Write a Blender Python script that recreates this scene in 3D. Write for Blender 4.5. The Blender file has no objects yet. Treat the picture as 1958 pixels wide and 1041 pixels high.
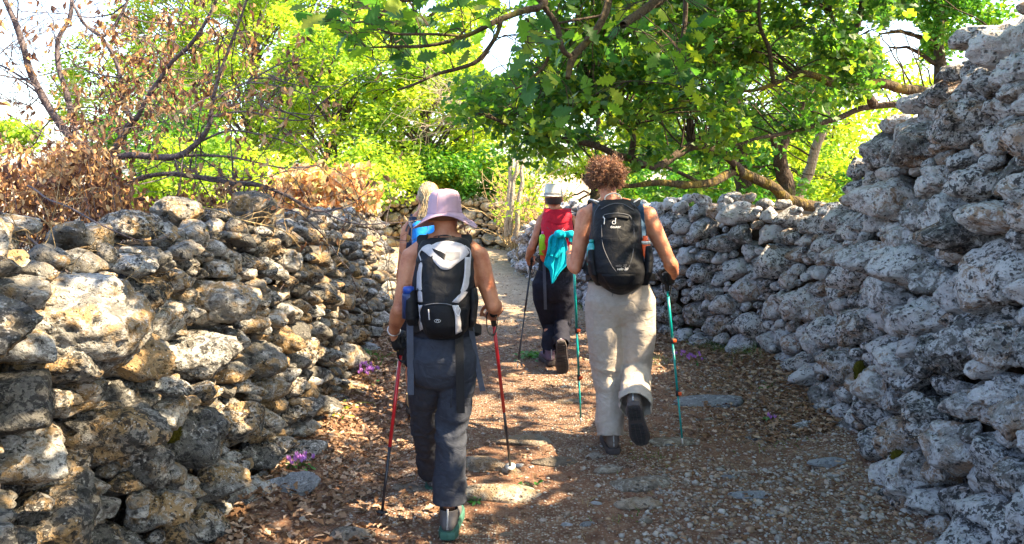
import bpy, bmesh, math, random
import numpy as np
from mathutils import Vector, Matrix

R = math.radians
F = 1450.0          # focal length in photo pixels
EYE = 1.72
SC = bpy.context.scene
COL = SC.collection

def W(px, py, d):
    """point at photo pixel (px,py) and distance d along the view axis"""
    return np.array([(px - 979) * d / F, d, EYE - (py - 327) * d / F])
def G(px, py):
    return W(px, py, EYE * F / (py - 327))

# ---------------------------------------------------------------- camera, sky, sun
cam = bpy.data.cameras.new('camera')
camo = bpy.data.objects.new('camera', cam)
COL.objects.link(camo)
camo.location = (0, 0, EYE)
camo.rotation_euler = (R(90), 0, 0)
cam.sensor_width = 36
cam.lens = F / 1958 * 36
cam.shift_y = -193.5 / 1958
cam.clip_end = 2000
SC.camera = camo

SUN_EL, SUN_AZ = R(47), R(104)       # azimuth clockwise from +Y
SUNV = np.array([math.sin(SUN_AZ) * math.cos(SUN_EL), math.cos(SUN_AZ) * math.cos(SUN_EL), math.sin(SUN_EL)])
world = bpy.data.worlds.new('World'); SC.world = world; world.use_nodes = True
nt = world.node_tree; nt.nodes.clear()
sky = nt.nodes.new('ShaderNodeTexSky'); sky.sky_type = 'NISHITA'; sky.sun_disc = False
sky.sun_elevation = SUN_EL; sky.sun_rotation = SUN_AZ
sky.dust_density = 2.0; sky.air_density = 1.0; sky.ozone_density = 1.5
bg = nt.nodes.new('ShaderNodeBackground'); bg.inputs['Strength'].default_value = 0.15
wo = nt.nodes.new('ShaderNodeOutputWorld')
nt.links.new(sky.outputs[0], bg.inputs['Color']); nt.links.new(bg.outputs[0], wo.inputs['Surface'])
sun = bpy.data.lights.new('sun', 'SUN'); sun.energy = 5.0; sun.angle = R(0.53); sun.color = (1.0, 0.80, 0.52)
suno = bpy.data.objects.new('sun', sun); COL.objects.link(suno)
suno.rotation_euler = Vector(-SUNV).to_track_quat('-Z', 'Y').to_euler()
SC.view_settings.view_transform = 'Standard'; SC.view_settings.look = 'None'
SC.view_settings.exposure = 2.5; SC.view_settings.gamma = 1.0
SC.view_settings.use_curve_mapping = False
SC.cycles.max_bounces = 8; SC.cycles.diffuse_bounces = 4; SC.cycles.transmission_bounces = 6
SC.cycles.sample_clamp_indirect = 6.0

# ---------------------------------------------------------------- helpers
RND = random.Random(7)
NR = np.random.default_rng(11)

def norm(v):
    v = np.asarray(v, float); n = np.linalg.norm(v, axis=-1, keepdims=True)
    return v / np.maximum(n, 1e-9)

def _hash(ix, iy, iz, seed):
    h = (ix.astype(np.int64) * 374761393 + iy.astype(np.int64) * 668265263 + iz.astype(np.int64) * 2147483647 + seed * 974634777) & 0xFFFFFFFF
    h = ((h ^ (h >> 13)) * 1274126177) & 0xFFFFFFFF
    h = ((h ^ (h >> 16)) * 2246822519) & 0xFFFFFFFF
    return ((h ^ (h >> 15)) & 0xFFFF) / 32767.5 - 1.0

def vn(P, seed=0):
    P = np.asarray(P, float)
    i = np.floor(P).astype(np.int64); f = P - i; f = f * f * f * (f * (f * 6 - 15) + 10)
    x, y, z = i[..., 0], i[..., 1], i[..., 2]; fx, fy, fz = f[..., 0], f[..., 1], f[..., 2]
    def c(a, b, d): return _hash(x + a, y + b, z + d, seed)
    def l(a, b, t): return a + (b - a) * t
    return l(l(l(c(0,0,0), c(1,0,0), fx), l(c(0,1,0), c(1,1,0), fx), fy), l(l(c(0,0,1), c(1,0,1), fx), l(c(0,1,1), c(1,1,1), fx), fy), fz)

def fbm(P, o=3, seed=0):
    s = 0; a = 1; P = np.asarray(P, float)
    for k in range(o):
        s = s + a * vn(P, seed + k * 17); P = P * 2.03; a *= 0.5
    return s / 1.75

def tag(o, label=None, cat=None, group=None, kind=None):
    if label: o['label'] = label
    if cat: o['category'] = cat
    if group: o['group'] = group
    if kind: o['kind'] = kind
    return o

def empty(name, loc, label, cat, group=None):
    o = bpy.data.objects.new(name, None); COL.objects.link(o)
    o.location = tuple(float(c) for c in loc); o.empty_display_size = 0.1
    bpy.context.view_layer.update()
    return tag(o, label, cat, group)

def link(name, me, mat=None, parent=None):
    if mat is not None and len(me.materials) == 0: me.materials.append(mat)
    o = bpy.data.objects.new(name, me); COL.objects.link(o)
    if parent is not None:
        o.parent = parent
        o.matrix_parent_inverse = Matrix.Translation(parent_loc(parent)).inverted()
    return o

def parent_loc(p):
    # every thing is an unrotated Empty (or a mesh in world space), so only a top-level Empty shifts its children
    return Vector(p.location) if p.type == 'EMPTY' else Vector((0, 0, 0))

def tri_mesh(name, V, Fc, smooth=True, rnd=None):
    V = np.asarray(V, np.float32); Fc = np.asarray(Fc, np.int32)
    me = bpy.data.meshes.new(name)
    k = Fc.shape[1]
    me.vertices.add(len(V)); me.vertices.foreach_set('co', V.ravel())
    me.loops.add(len(Fc) * k); me.loops.foreach_set('vertex_index', Fc.ravel())
    me.polygons.add(len(Fc)); me.polygons.foreach_set('loop_start', np.arange(0, len(Fc) * k, k, dtype=np.int32))
    me.update(calc_edges=True)
    if smooth: me.polygons.foreach_set('use_smooth', np.ones(len(Fc), bool))
    if rnd is not None:
        a = me.attributes.new('rnd', 'FLOAT', 'POINT'); a.data.foreach_set('value', np.asarray(rnd, np.float32))
    return me

def poly_mesh(name, V, faces, smooth=True, rnd=None):
    me = bpy.data.meshes.new(name); me.from_pydata([tuple(map(float, v)) for v in V], [], [tuple(map(int, f)) for f in faces]); me.update()
    if smooth: me.polygons.foreach_set('use_smooth', np.ones(len(me.polygons), bool))
    if rnd is not None:
        a = me.attributes.new('rnd', 'FLOAT', 'POINT'); a.data.foreach_set('value', np.full(len(V), rnd, np.float32) if np.isscalar(rnd) else np.asarray(rnd, np.float32))
    return me

class MB:
    """collects polygons of several pieces that make ONE part"""
    def __init__(s): s.V = []; s.F = []; s.n = 0; s.r = []
    def add(s, V, Fc, rnd=0.5):
        s.V.extend([tuple(map(float, v)) for v in V]); s.F.extend([tuple(int(i) + s.n for i in f) for f in Fc]); s.n += len(V)
        s.r.extend([rnd] * len(V)); return s
    def tube(s, pts, rad, sides=8, cap=True, rnd=0.5, sq=None):
        V, Fc = tube(pts, rad, sides, cap, sq); return s.add(V, Fc, rnd)
    def box(s, c, half, rot=None, rnd=0.5, bev=0.0):
        V, Fc = boxm(c, half, rot, bev); return s.add(V, Fc, rnd)
    def ell(s, c, rad, n=12, m=8, rot=None, rnd=0.5):
        V, Fc = ellm(c, rad, n, m, rot); return s.add(V, Fc, rnd)
    def build(s, name, mat, parent=None, smooth=True):
        return link(name, poly_mesh(name, s.V, s.F, smooth, s.r), mat, parent)

def boxm(c, half, rot=None, bev=0.0):
    hx, hy, hz = half; V = []
    bev = min(bev, hx * .9, hy * .9, hz * .9)
    bm = bmesh.new(); bmesh.ops.create_cube(bm, size=2.0)
    for v in bm.verts: v.co = Vector((v.co.x * hx, v.co.y * hy, v.co.z * hz))
    if bev > 0: bmesh.ops.bevel(bm, geom=list(bm.edges) + list(bm.verts), offset=bev, segments=2, affect='EDGES', profile=0.5)
    M = (rot if rot is not None else Matrix.Identity(3))
    V = [tuple(M @ v.co + Vector(tuple(map(float, c)))) for v in bm.verts]
    bm.verts.index_update(); Fc = [[v.index for v in f.verts] for f in bm.faces]; bm.free()
    return V, Fc

def ellm(c, rad, n=12, m=8, rot=None):
    V = []; Fc = []
    for j in range(m + 1):
        th = math.pi * j / m
        if j in (0, m):
            V.append((0, 0, math.cos(th) * rad[2])); continue
        for i in range(n):
            a = 2 * math.pi * i / n; V.append((math.sin(th) * math.cos(a) * rad[0], math.sin(th) * math.sin(a) * rad[1], math.cos(th) * rad[2]))
    def ix(j, i): return 0 if j == 0 else (len(V) - 1 if j == m else 1 + (j - 1) * n + i % n)
    for j in range(m):
        for i in range(n):
            if j == 0: Fc.append((0, ix(1, i), ix(1, i + 1)))
            elif j == m - 1: Fc.append((ix(j, i), len(V) - 1, ix(j, i + 1)))
            else: Fc.append((ix(j, i), ix(j + 1, i), ix(j + 1, i + 1), ix(j, i + 1)))
    V = np.array(V)
    if rot is not None: V = V @ np.array(rot).T
    return V + np.array(c, float), Fc

def frames(pts):
    P = np.asarray(pts, float); T = np.gradient(P, axis=0); T = norm(T)
    ref = np.array([0, 0, 1.0]) if abs(T[0, 2]) < .9 else np.array([0, 1.0, 0])
    U = []; u = norm(np.cross(T[0], np.cross(ref, T[0])))
    for t in T:
        u = u - t * np.dot(u, t); u = norm(u); U.append(u)
    U = np.array(U); return T, U, np.cross(T, U)

def tube(pts, rad, sides=8, cap=True, sq=None):
    P = np.asarray(pts, float); n = len(P); rad = np.broadcast_to(np.asarray(rad, float), (n,)) if np.ndim(rad) < 2 else np.asarray(rad)
    T, U, B = frames(P); a = np.linspace(0, 2 * math.pi, sides, endpoint=False)
    ca, sa = np.cos(a), np.sin(a)
    ru = rad if rad.ndim == 1 else rad[:, 0]; rb = rad if rad.ndim == 1 else rad[:, 1]
    V = P[:, None] + U[:, None] * (ca[None, :, None] * ru[:, None, None]) + B[:, None] * (sa[None, :, None] * rb[:, None, None])
    V = V.reshape(-1, 3); Fc = []
    for i in range(n - 1):
        for j in range(sides):
            k = (j + 1) % sides; Fc.append((i * sides + j, i * sides + k, (i + 1) * sides + k, (i + 1) * sides + j))
    if cap:
        Fc.append(tuple(range(sides))[::-1]); Fc.append(tuple((n - 1) * sides + j for j in range(sides)))
    return V, Fc

def tube_tri(P, rad, sides):
    """numpy tube as triangles"""
    n = len(P); T, U, B = frames(P); a = np.linspace(0, 2 * math.pi, sides, endpoint=False)
    V = P[:, None] + (U[:, None] * np.cos(a)[None, :, None] + B[:, None] * np.sin(a)[None, :, None]) * np.asarray(rad)[:, None, None]
    i = np.arange(n - 1)[:, None] * sides; j = np.arange(sides)[None]; k = (j + 1) % sides
    A = (i + j).ravel(); Bq = (i + k).ravel(); C = (i + sides + k).ravel(); D = (i + sides + j).ravel()
    return V.reshape(-1, 3), np.concatenate([np.stack([A, Bq, C], 1), np.stack([A, C, D], 1)])

def smooth_path(P, n):
    """Catmull-Rom resample (any number of columns)"""
    P = np.asarray(P, float)
    if len(P) < 3:
        t = np.linspace(0, 1, n)[:, None]; return P[0] * (1 - t) + P[-1] * t
    Q = np.vstack([2 * P[0] - P[1], P, 2 * P[-1] - P[-2]]); m = len(P) - 1
    L = np.concatenate([[0], np.cumsum(np.linalg.norm(np.diff(P[:, :3], axis=0), axis=1))]); s = np.linspace(0, L[-1], n)
    k = np.clip(np.searchsorted(L, s, side='right') - 1, 0, m - 1); t = ((s - L[k]) / np.maximum(L[k + 1] - L[k], 1e-9))[:, None]
    a, b, c, d = Q[k], Q[k + 1], Q[k + 2], Q[k + 3]
    return 0.5 * ((2 * b) + (-a + c) * t + (2 * a - 5 * b + 4 * c - d) * t ** 2 + (-a + 3 * b - 3 * c + d) * t ** 3)

class TM:
    """collects triangle arrays (numpy) that make ONE mesh"""
    def __init__(s): s.V = []; s.F = []; s.R = []; s.n = 0
    def add(s, V, Fc, rnd=None):
        if len(V) == 0: return
        s.V.append(V); s.F.append(np.asarray(Fc) + s.n); s.n += len(V)
        s.R.append(np.full(len(V), RND.random()) if rnd is None else (np.full(len(V), rnd) if np.isscalar(rnd) else rnd))
    def mesh(s, name, smooth=True): return tri_mesh(name, np.vstack(s.V), np.vstack(s.F), smooth, np.concatenate(s.R))
    def build(s, name, mat, parent=None, smooth=True): return link(name, s.mesh(name, smooth), mat, parent)

# ---------------------------------------------------------------- materials
class Mat:
    def __init__(s, name, rough=0.9, spec=0.3):
        s.m = bpy.data.materials.new(name); s.m.use_nodes = True; s.nt = s.m.node_tree; s.nt.nodes.clear()
        s.b = s.n('ShaderNodeBsdfPrincipled'); s.out = s.n('ShaderNodeOutputMaterial'); s.l(s.b.outputs[0], s.out.inputs[0])
        s.b.inputs['Roughness'].default_value = rough; s.b.inputs['Specular IOR Level'].default_value = spec
    def n(s, t, **k):
        x = s.nt.nodes.new(t)
        for a, v in k.items(): setattr(x, a, v)
        return x
    def l(s, a, b): s.nt.links.new(a, b)
    def put(s, sock, v):
        if isinstance(v, bpy.types.NodeSocket): s.l(v, sock)
        else: sock.default_value = v
    def coord(s, kind='Object'): return s.n('ShaderNodeTexCoord').outputs[kind]
    def attr(s, name='rnd'): return s.n('ShaderNodeAttribute', attribute_name=name).outputs['Fac']
    def mapv(s, v, sc=(1, 1, 1), loc=(0, 0, 0), rot=(0, 0, 0)):
        x = s.n('ShaderNodeMapping'); s.l(v, x.inputs[0]); x.inputs['Scale'].default_value = sc; x.inputs['Location'].default_value = loc; x.inputs['Rotation'].default_value = rot; return x.outputs[0]
    def noise(s, v, scale, det=4, rough=0.55, dist=0.0):
        x = s.n('ShaderNodeTexNoise'); s.l(v, x.inputs['Vector']); x.inputs['Scale'].default_value = scale; x.inputs['Detail'].default_value = det
        x.inputs['Roughness'].default_value = rough; x.inputs['Distortion'].default_value = dist; return x.outputs['Fac']
    def voro(s, v, scale, feat='F1', out='Distance', rand=1.0):
        x = s.n('ShaderNodeTexVoronoi', feature=feat); s.l(v, x.inputs['Vector']); x.inputs['Scale'].default_value = scale; x.inputs['Randomness'].default_value = rand; return x.outputs[out]
    def math(s, op, a, b=0.0, c=None, clamp=False):
        x = s.n('ShaderNodeMath', operation=op, use_clamp=clamp); s.put(x.inputs[0], a); s.put(x.inputs[1], b)
        if c is not None: s.put(x.inputs[2], c)
        return x.outputs[0]
    def step(s, v, lo, hi):
        x = s.n('ShaderNodeMapRange', clamp=True); x.interpolation_type = 'SMOOTHSTEP'; s.put(x.inputs[0], v); x.inputs[1].default_value = lo; x.inputs[2].default_value = hi; return x.outputs[0]
    def ramp(s, v, stops):
        x = s.n('ShaderNodeValToRGB'); s.put(x.inputs[0], v); e = x.color_ramp.elements
        while len(e) < len(stops): e.new(0.5)
        for k, (p, c) in enumerate(stops): e[k].position = p; e[k].color = (*c, 1) if len(c) == 3 else c
        return x.outputs[0]
    def mix(s, f, a, b, mode='MIX'):
        x = s.n('ShaderNodeMix', data_type='RGBA', blend_type=mode); s.put(x.inputs[0], f)
        for k, v in ((6, a), (7, b)):
            if isinstance(v, bpy.types.NodeSocket): s.l(v, x.inputs[k])
            else: x.inputs[k].default_value = (*v, 1)
        return x.outputs[2]
    def color(s, v):
        if isinstance(v, bpy.types.NodeSocket): s.l(v, s.b.inputs['Base Color'])
        else: s.b.inputs['Base Color'].default_value = (*v, 1)
    def bump(s, h, strength=0.5, dist=0.01, prev=None):
        x = s.n('ShaderNodeBump'); s.put(x.inputs['Height'], h); x.inputs['Strength'].default_value = strength; x.inputs['Distance'].default_value = dist
        if prev is not None: s.l(prev, x.inputs['Normal'])
        s.l(x.outputs[0], s.b.inputs['Normal']); return x.outputs[0]

def stone_mat(name, base, pale, dark, ochre, ochre_amt, dark_amt, pale_amt):
    m = Mat(name, 0.92, 0.25); co = m.coord(); r = m.attr()
    off = m.n('ShaderNodeVectorMath', operation='ADD'); m.l(co, off.inputs[0])
    cmb = m.n('ShaderNodeCombineXYZ'); rr = m.math('MULTIPLY', r, 37.0); m.l(rr, cmb.inputs[0]); m.l(rr, cmb.inputs[2]); m.l(cmb.outputs[0], off.inputs[1])
    v = off.outputs[0]
    n1 = m.noise(v, 5, 5, .6, .3); n2 = m.noise(v, 24, 8, .68, .5); n3 = m.noise(v, 85, 5, .7); n4 = m.noise(v, 15, 9, .76, .7)
    b0 = [c * .5 for c in base]; b1 = [min(1, c * 1.3) for c in base]
    c = m.ramp(n2, [(0.28, b0), (0.5, base), (0.72, b1)])
    tone = m.math('MULTIPLY_ADD', r, 0.85, 0.55)
    cc = m.n('ShaderNodeHueSaturation'); m.l(c, cc.inputs['Color']); m.l(tone, cc.inputs['Value']); c = cc.outputs[0]
    och = m.math('MULTIPLY', m.step(m.math('ADD', n1, m.math('MULTIPLY', r, .16)), 0.62 - ochre_amt, 0.74 - ochre_amt), 0.85)
    c = m.mix(och, c, ochre)
    r2 = m.math('FRACT', m.math('MULTIPLY', r, 7.31)); r3 = m.math('FRACT', m.math('MULTIPLY', r, 13.7))
    pa = m.step(m.math('ADD', m.math('ADD', n4, m.math('MULTIPLY_ADD', r2, .16, -.08)), m.math('MULTIPLY', n3, .25)), 0.66 - pale_amt, 0.80 - pale_amt)
    c = m.mix(m.math('MULTIPLY', pa, .8), c, pale)
    sp = m.step(m.math('ADD', m.math('ADD', m.math('MULTIPLY', n2, .7), m.math('MULTIPLY_ADD', r3, .12, -.06)), m.math('MULTIPLY', m.noise(v, 58, 4, .65, .6), .5)), 0.695 - dark_amt, 0.75 - dark_amt)
    c = m.mix(m.math('MULTIPLY', sp, .88), c, dark)
    fl = m.step(m.voro(m.mapv(v, (1, 1, 1.3)), 48), 0.22, 0.12); fl2 = m.math('MULTIPLY', fl, m.step(n1, .45, .6))
    c = m.mix(m.math('MULTIPLY', fl2, .7), c, [min(1, k * 1.15) for k in pale])
    pit = m.voro(v, 26, 'F1'); pits = m.math('MULTIPLY', m.step(m.math('ADD', pit, m.math('MULTIPLY', n3, .25)), 0.42, 0.20), m.step(m.noise(v, 7, 3), .44, .58))
    c = m.mix(m.math('MULTIPLY', pits, .75), c, [k * 1.2 for k in dark]); m.color(c)  # pit mask also darkens the colour, standing in for shade inside the holes
    p2 = m.math('MULTIPLY', m.step(m.math('ADD', m.voro(v, 62, 'F1'), m.math('MULTIPLY', n2, .3)), .46, .22), .5)
    h = m.math('SUBTRACT', m.math('SUBTRACT', m.math('ADD', m.math('MULTIPLY', n2, 1.2), m.math('MULTIPLY', n3, .55)), p2), m.math('MULTIPLY', pits, 1.4))
    m.bump(h, 1.0, 0.024)
    return m.m

M = {}
M['stoneL'] = stone_mat('grey_beige_limestone', (.205, .195, .178), (.50, .49, .47), (.024, .024, .025), (.33, .21, .09), .075, .06, .04)
M['stoneR'] = stone_mat('lichened_blue_grey_limestone', (.22, .21, .205), (.62, .61, .63), (.02, .02, .022), (.30, .19, .12), .06, .055, .13)
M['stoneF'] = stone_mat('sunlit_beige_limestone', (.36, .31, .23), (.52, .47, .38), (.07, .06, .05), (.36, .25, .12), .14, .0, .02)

def core_mat():
    m = Mat('gap_shade_rubble_earth', 1.0, .1); v = m.coord(); n = m.noise(v, 20, 5)
    m.color(m.ramp(n, [(.3, (.02, .016, .012)), (.7, (.09, .07, .05))])); m.bump(n, 1, .03); return m.m
M['core'] = core_mat()  # earth tone kept dark to put shade into the wall gaps

def bark_mat(name, a, b, moss=None, amt=0.0, sc=1.0):
    m = Mat(name, .95, .15); v = m.coord(); n = m.noise(v, 30 * sc, 5, .65, .5); n2 = m.noise(v, 6, 3)
    c = m.ramp(n, [(.3, a), (.7, b)])
    if moss: c = m.mix(m.step(n2, .62 - amt, .72 - amt), c, moss)
    m.color(c); m.bump(m.math('ADD', n, m.voro(m.mapv(v, (1, 1, .35)), 55 * sc)), .9, .012); return m.m
M['bark'] = bark_mat('grey_brown_oak_bark', (.028, .02, .015), (.10, .075, .055), (.10, .09, .03), .04)
M['bark_moss'] = bark_mat('mossy_orange_bark', (.035, .025, .015), (.11, .08, .045), (.14, .10, .025), .12)
M['bark_dead'] = bark_mat('dead_grey_bark', (.04, .033, .04), (.16, .13, .13))
M['bark_pale'] = bark_mat('pale_dry_bark', (.18, .14, .10), (.38, .32, .24))
M['twig_dry'] = bark_mat('dry_straw_stems', (.22, .15, .07), (.42, .31, .17))

def leaf_mat(name, cols, trans, tcol, rough=.5, spec=.35, dot=0):
    m = Mat(name, rough, spec); r = m.attr(); v = m.coord()
    c = m.ramp(r, [(k / (len(cols) - 1), q) for k, q in enumerate(cols)])
    n = m.noise(v, 14, 3); hs = m.n('ShaderNodeHueSaturation'); m.l(c, hs.inputs['Color']); m.l(m.math('MULTIPLY_ADD', n, .8, .6), hs.inputs['Value'])
    c = hs.outputs[0]; m.color(c)
    t = m.n('ShaderNodeBsdfTranslucent'); m.l(m.mix(1.0, c, tcol, 'MULTIPLY'), t.inputs[0])
    ms = m.n('ShaderNodeMixShader'); ms.inputs[0].default_value = trans
    m.l(m.b.outputs[0], ms.inputs[1]); m.l(t.outputs[0], ms.inputs[2]); m.l(ms.outputs[0], m.out.inputs[0])
    return m.m
M['oak_leaf'] = leaf_mat('green_oak_leaf', [(.018, .065, .022), (.035, .10, .022), (.07, .14, .02), (.17, .21, .02)], .5, (3.0, 2.9, 1.1))
M['far_leaf'] = leaf_mat('yellow_green_leaf', [(.08, .17, .02), (.18, .30, .025), (.30, .40, .03), (.42, .44, .04)], .5, (1.7, 1.75, .8))
M['mid_leaf'] = leaf_mat('fresh_green_leaf', [(.03, .13, .02), (.05, .17, .02), (.10, .22, .02), (.2, .27, .02)], .42, (2.0, 2.0, .9))
M['dry_leaf'] = leaf_mat('curled_brown_leaf', [(.07, .035, .03), (.16, .08, .05), (.28, .15, .07), (.42, .25, .10), (.50, .36, .20)], .3, (1.3, 1.05, .85), .7, .2)
M['orange_leaf'] = leaf_mat('dry_orange_bracken', [(.45, .22, .08), (.62, .36, .16), (.72, .52, .30), (.45, .42, .10)], .3, (1.3, 1.1, .9), .8, .1)
M['litter'] = leaf_mat('fallen_leaf_litter', [(.10, .05, .025), (.20, .11, .06), (.30, .19, .12), (.42, .32, .24)], .1, (1, .9, .8), .8, .2)
M['grass'] = leaf_mat('grass_blade', [(.05, .10, .02), (.10, .16, .03), (.25, .24, .10)], .35, (1.3, 1.4, .8))
M['herb'] = leaf_mat('small_herb_leaf', [(.03, .12, .02), (.05, .18, .03), (.09, .24, .04)], .35, (1.5, 1.7, .8))
M['petal'] = leaf_mat('lilac_petal', [(.38, .16, .52), (.48, .22, .60), (.56, .32, .66)], .4, (1.2, 1.1, 1.2))

def simple(name, c, rough=.6, spec=.4, metal=0.0, var=0.12, nscale=60, bump=.0, bscale=200, sheen=0, weave=False):
    m = Mat(name, rough, spec); v = m.coord(); n = m.noise(v, nscale, 4)
    m.color(m.ramp(n, [(.25, [k * (1 - var) for k in c]), (.75, [min(1, k * (1 + var)) for k in c])]))
    m.b.inputs['Metallic'].default_value = metal
    if sheen: m.b.inputs['Sheen Weight'].default_value = sheen
    if bump: m.bump(m.noise(v, bscale, 3), bump, .004)
    return m.m

def cloth(name, c, folds=.35, rough=.85, sc=(9, 9, 9), var=.15, fs=.012):
    m = Mat(name, rough, .2); v = m.coord(); n = m.noise(v, 40, 4); big = m.noise(m.mapv(v, sc), 2.2, 3, .5, .8); w = m.noise(v, 420, 2)
    m.color(m.mix(m.math('MULTIPLY', w, .16), m.ramp(n, [(.3, [k * (1 - var) for k in c]), (.7, [min(1, k * (1 + var)) for k in c])]), [k * .55 for k in c]))
    b = m.bump(w, .15, .002); x = m.bump(big, folds, fs, b)
    return m.m
# ---------------------------------------------------------------- stone walls
ICO = {}
for lv in (1, 2, 3, 4, 5):
    bm = bmesh.new(); bmesh.ops.create_icosphere(bm, subdivisions=lv, radius=1.0)
    bm.verts.index_update()
    ICO[lv] = (norm(np.array([v.co[:] for v in bm.verts])), np.array([[v.index for v in f.verts] for f in bm.faces])); bm.free()

def rock(lv, N, D, p, cap, scale, frame, centre, rough, seed, pow_=1.0):
    """rounded random polyhedron: planes N.x<=D in local (t,n,w); frame rows = world axes"""
    dirs, Fc = ICO[lv]
    q = np.maximum(dirs @ N.T / D, 0) ** p
    r = (q.sum(1) + (1.0 / cap) ** p) ** (-1.0 / p)
    L = dirs * r[:, None] * np.array(scale)
    Pw = L @ frame + centre
    s = float(np.median(r)) * min(scale)
    o = rough * s
    k = 1.0 / s
    d = 0.11 * (fbm(Pw * k * 0.8 + seed * 3.1, 2, seed) - .55) + 0.10 * (0.1 - np.abs(fbm(Pw * k * 1.7 + seed, 3, seed + 5)) * 2)
    if lv == 3: d = d * 1.35 - .5 * np.clip(fbm(Pw * 16, 2, seed + 9) - .2, 0, .35)
    if lv >= 4:
        d = d * 1.15; pit = np.clip(fbm(Pw * 24, 2, seed + 9) - 0.20, 0, .35); d = d - 0.95 * pit * min(1, .12 / s)
        d = d + 0.05 * fbm(Pw * 40, 2, seed + 2)
        d = d - 0.10 * np.clip(np.abs(vn(Pw * np.array([9, 9, 16]), seed + 4)) * -6 + .5, 0, .5)
    Pw = Pw + norm(dirs * np.array(scale) @ frame) * (d * o)[:, None]
    return Pw, Fc

def free_rock(c, rad, seed, lv=3, flat=1.0, rough=1.5, p=12):
    g = np.random.default_rng(seed); K = 9
    N = norm(g.normal(size=(K, 3))); D = g.uniform(.72, 1.05, K)
    a = g.uniform(-.35, .35); fr = np.array([[math.cos(a), math.sin(a), 0], [-math.sin(a), math.cos(a), 0], [0, 0, 1]])
    return rock(lv, N, D, p, 1.2, (rad[0], rad[1], rad[2] * flat), fr, np.array(c, float), rough, seed)

def wall_surface(path, batter, side):
    P = smooth_path([(x, y, 0) for x, y in path], 400)
    L = np.concatenate([[0], np.cumsum(np.linalg.norm(np.diff(P, axis=0), axis=1))])
    T = norm(np.gradient(P, axis=0))
    def at(u):
        c = np.array([np.interp(u, L, P[:, k]) for k in range(3)]); t = norm(np.array([np.interp(u, L, T[:, k]) for k in range(3)]))
        n = np.array([t[1], -t[0], 0]) * side
        return c, t, n
    return at, L[-1]

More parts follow.
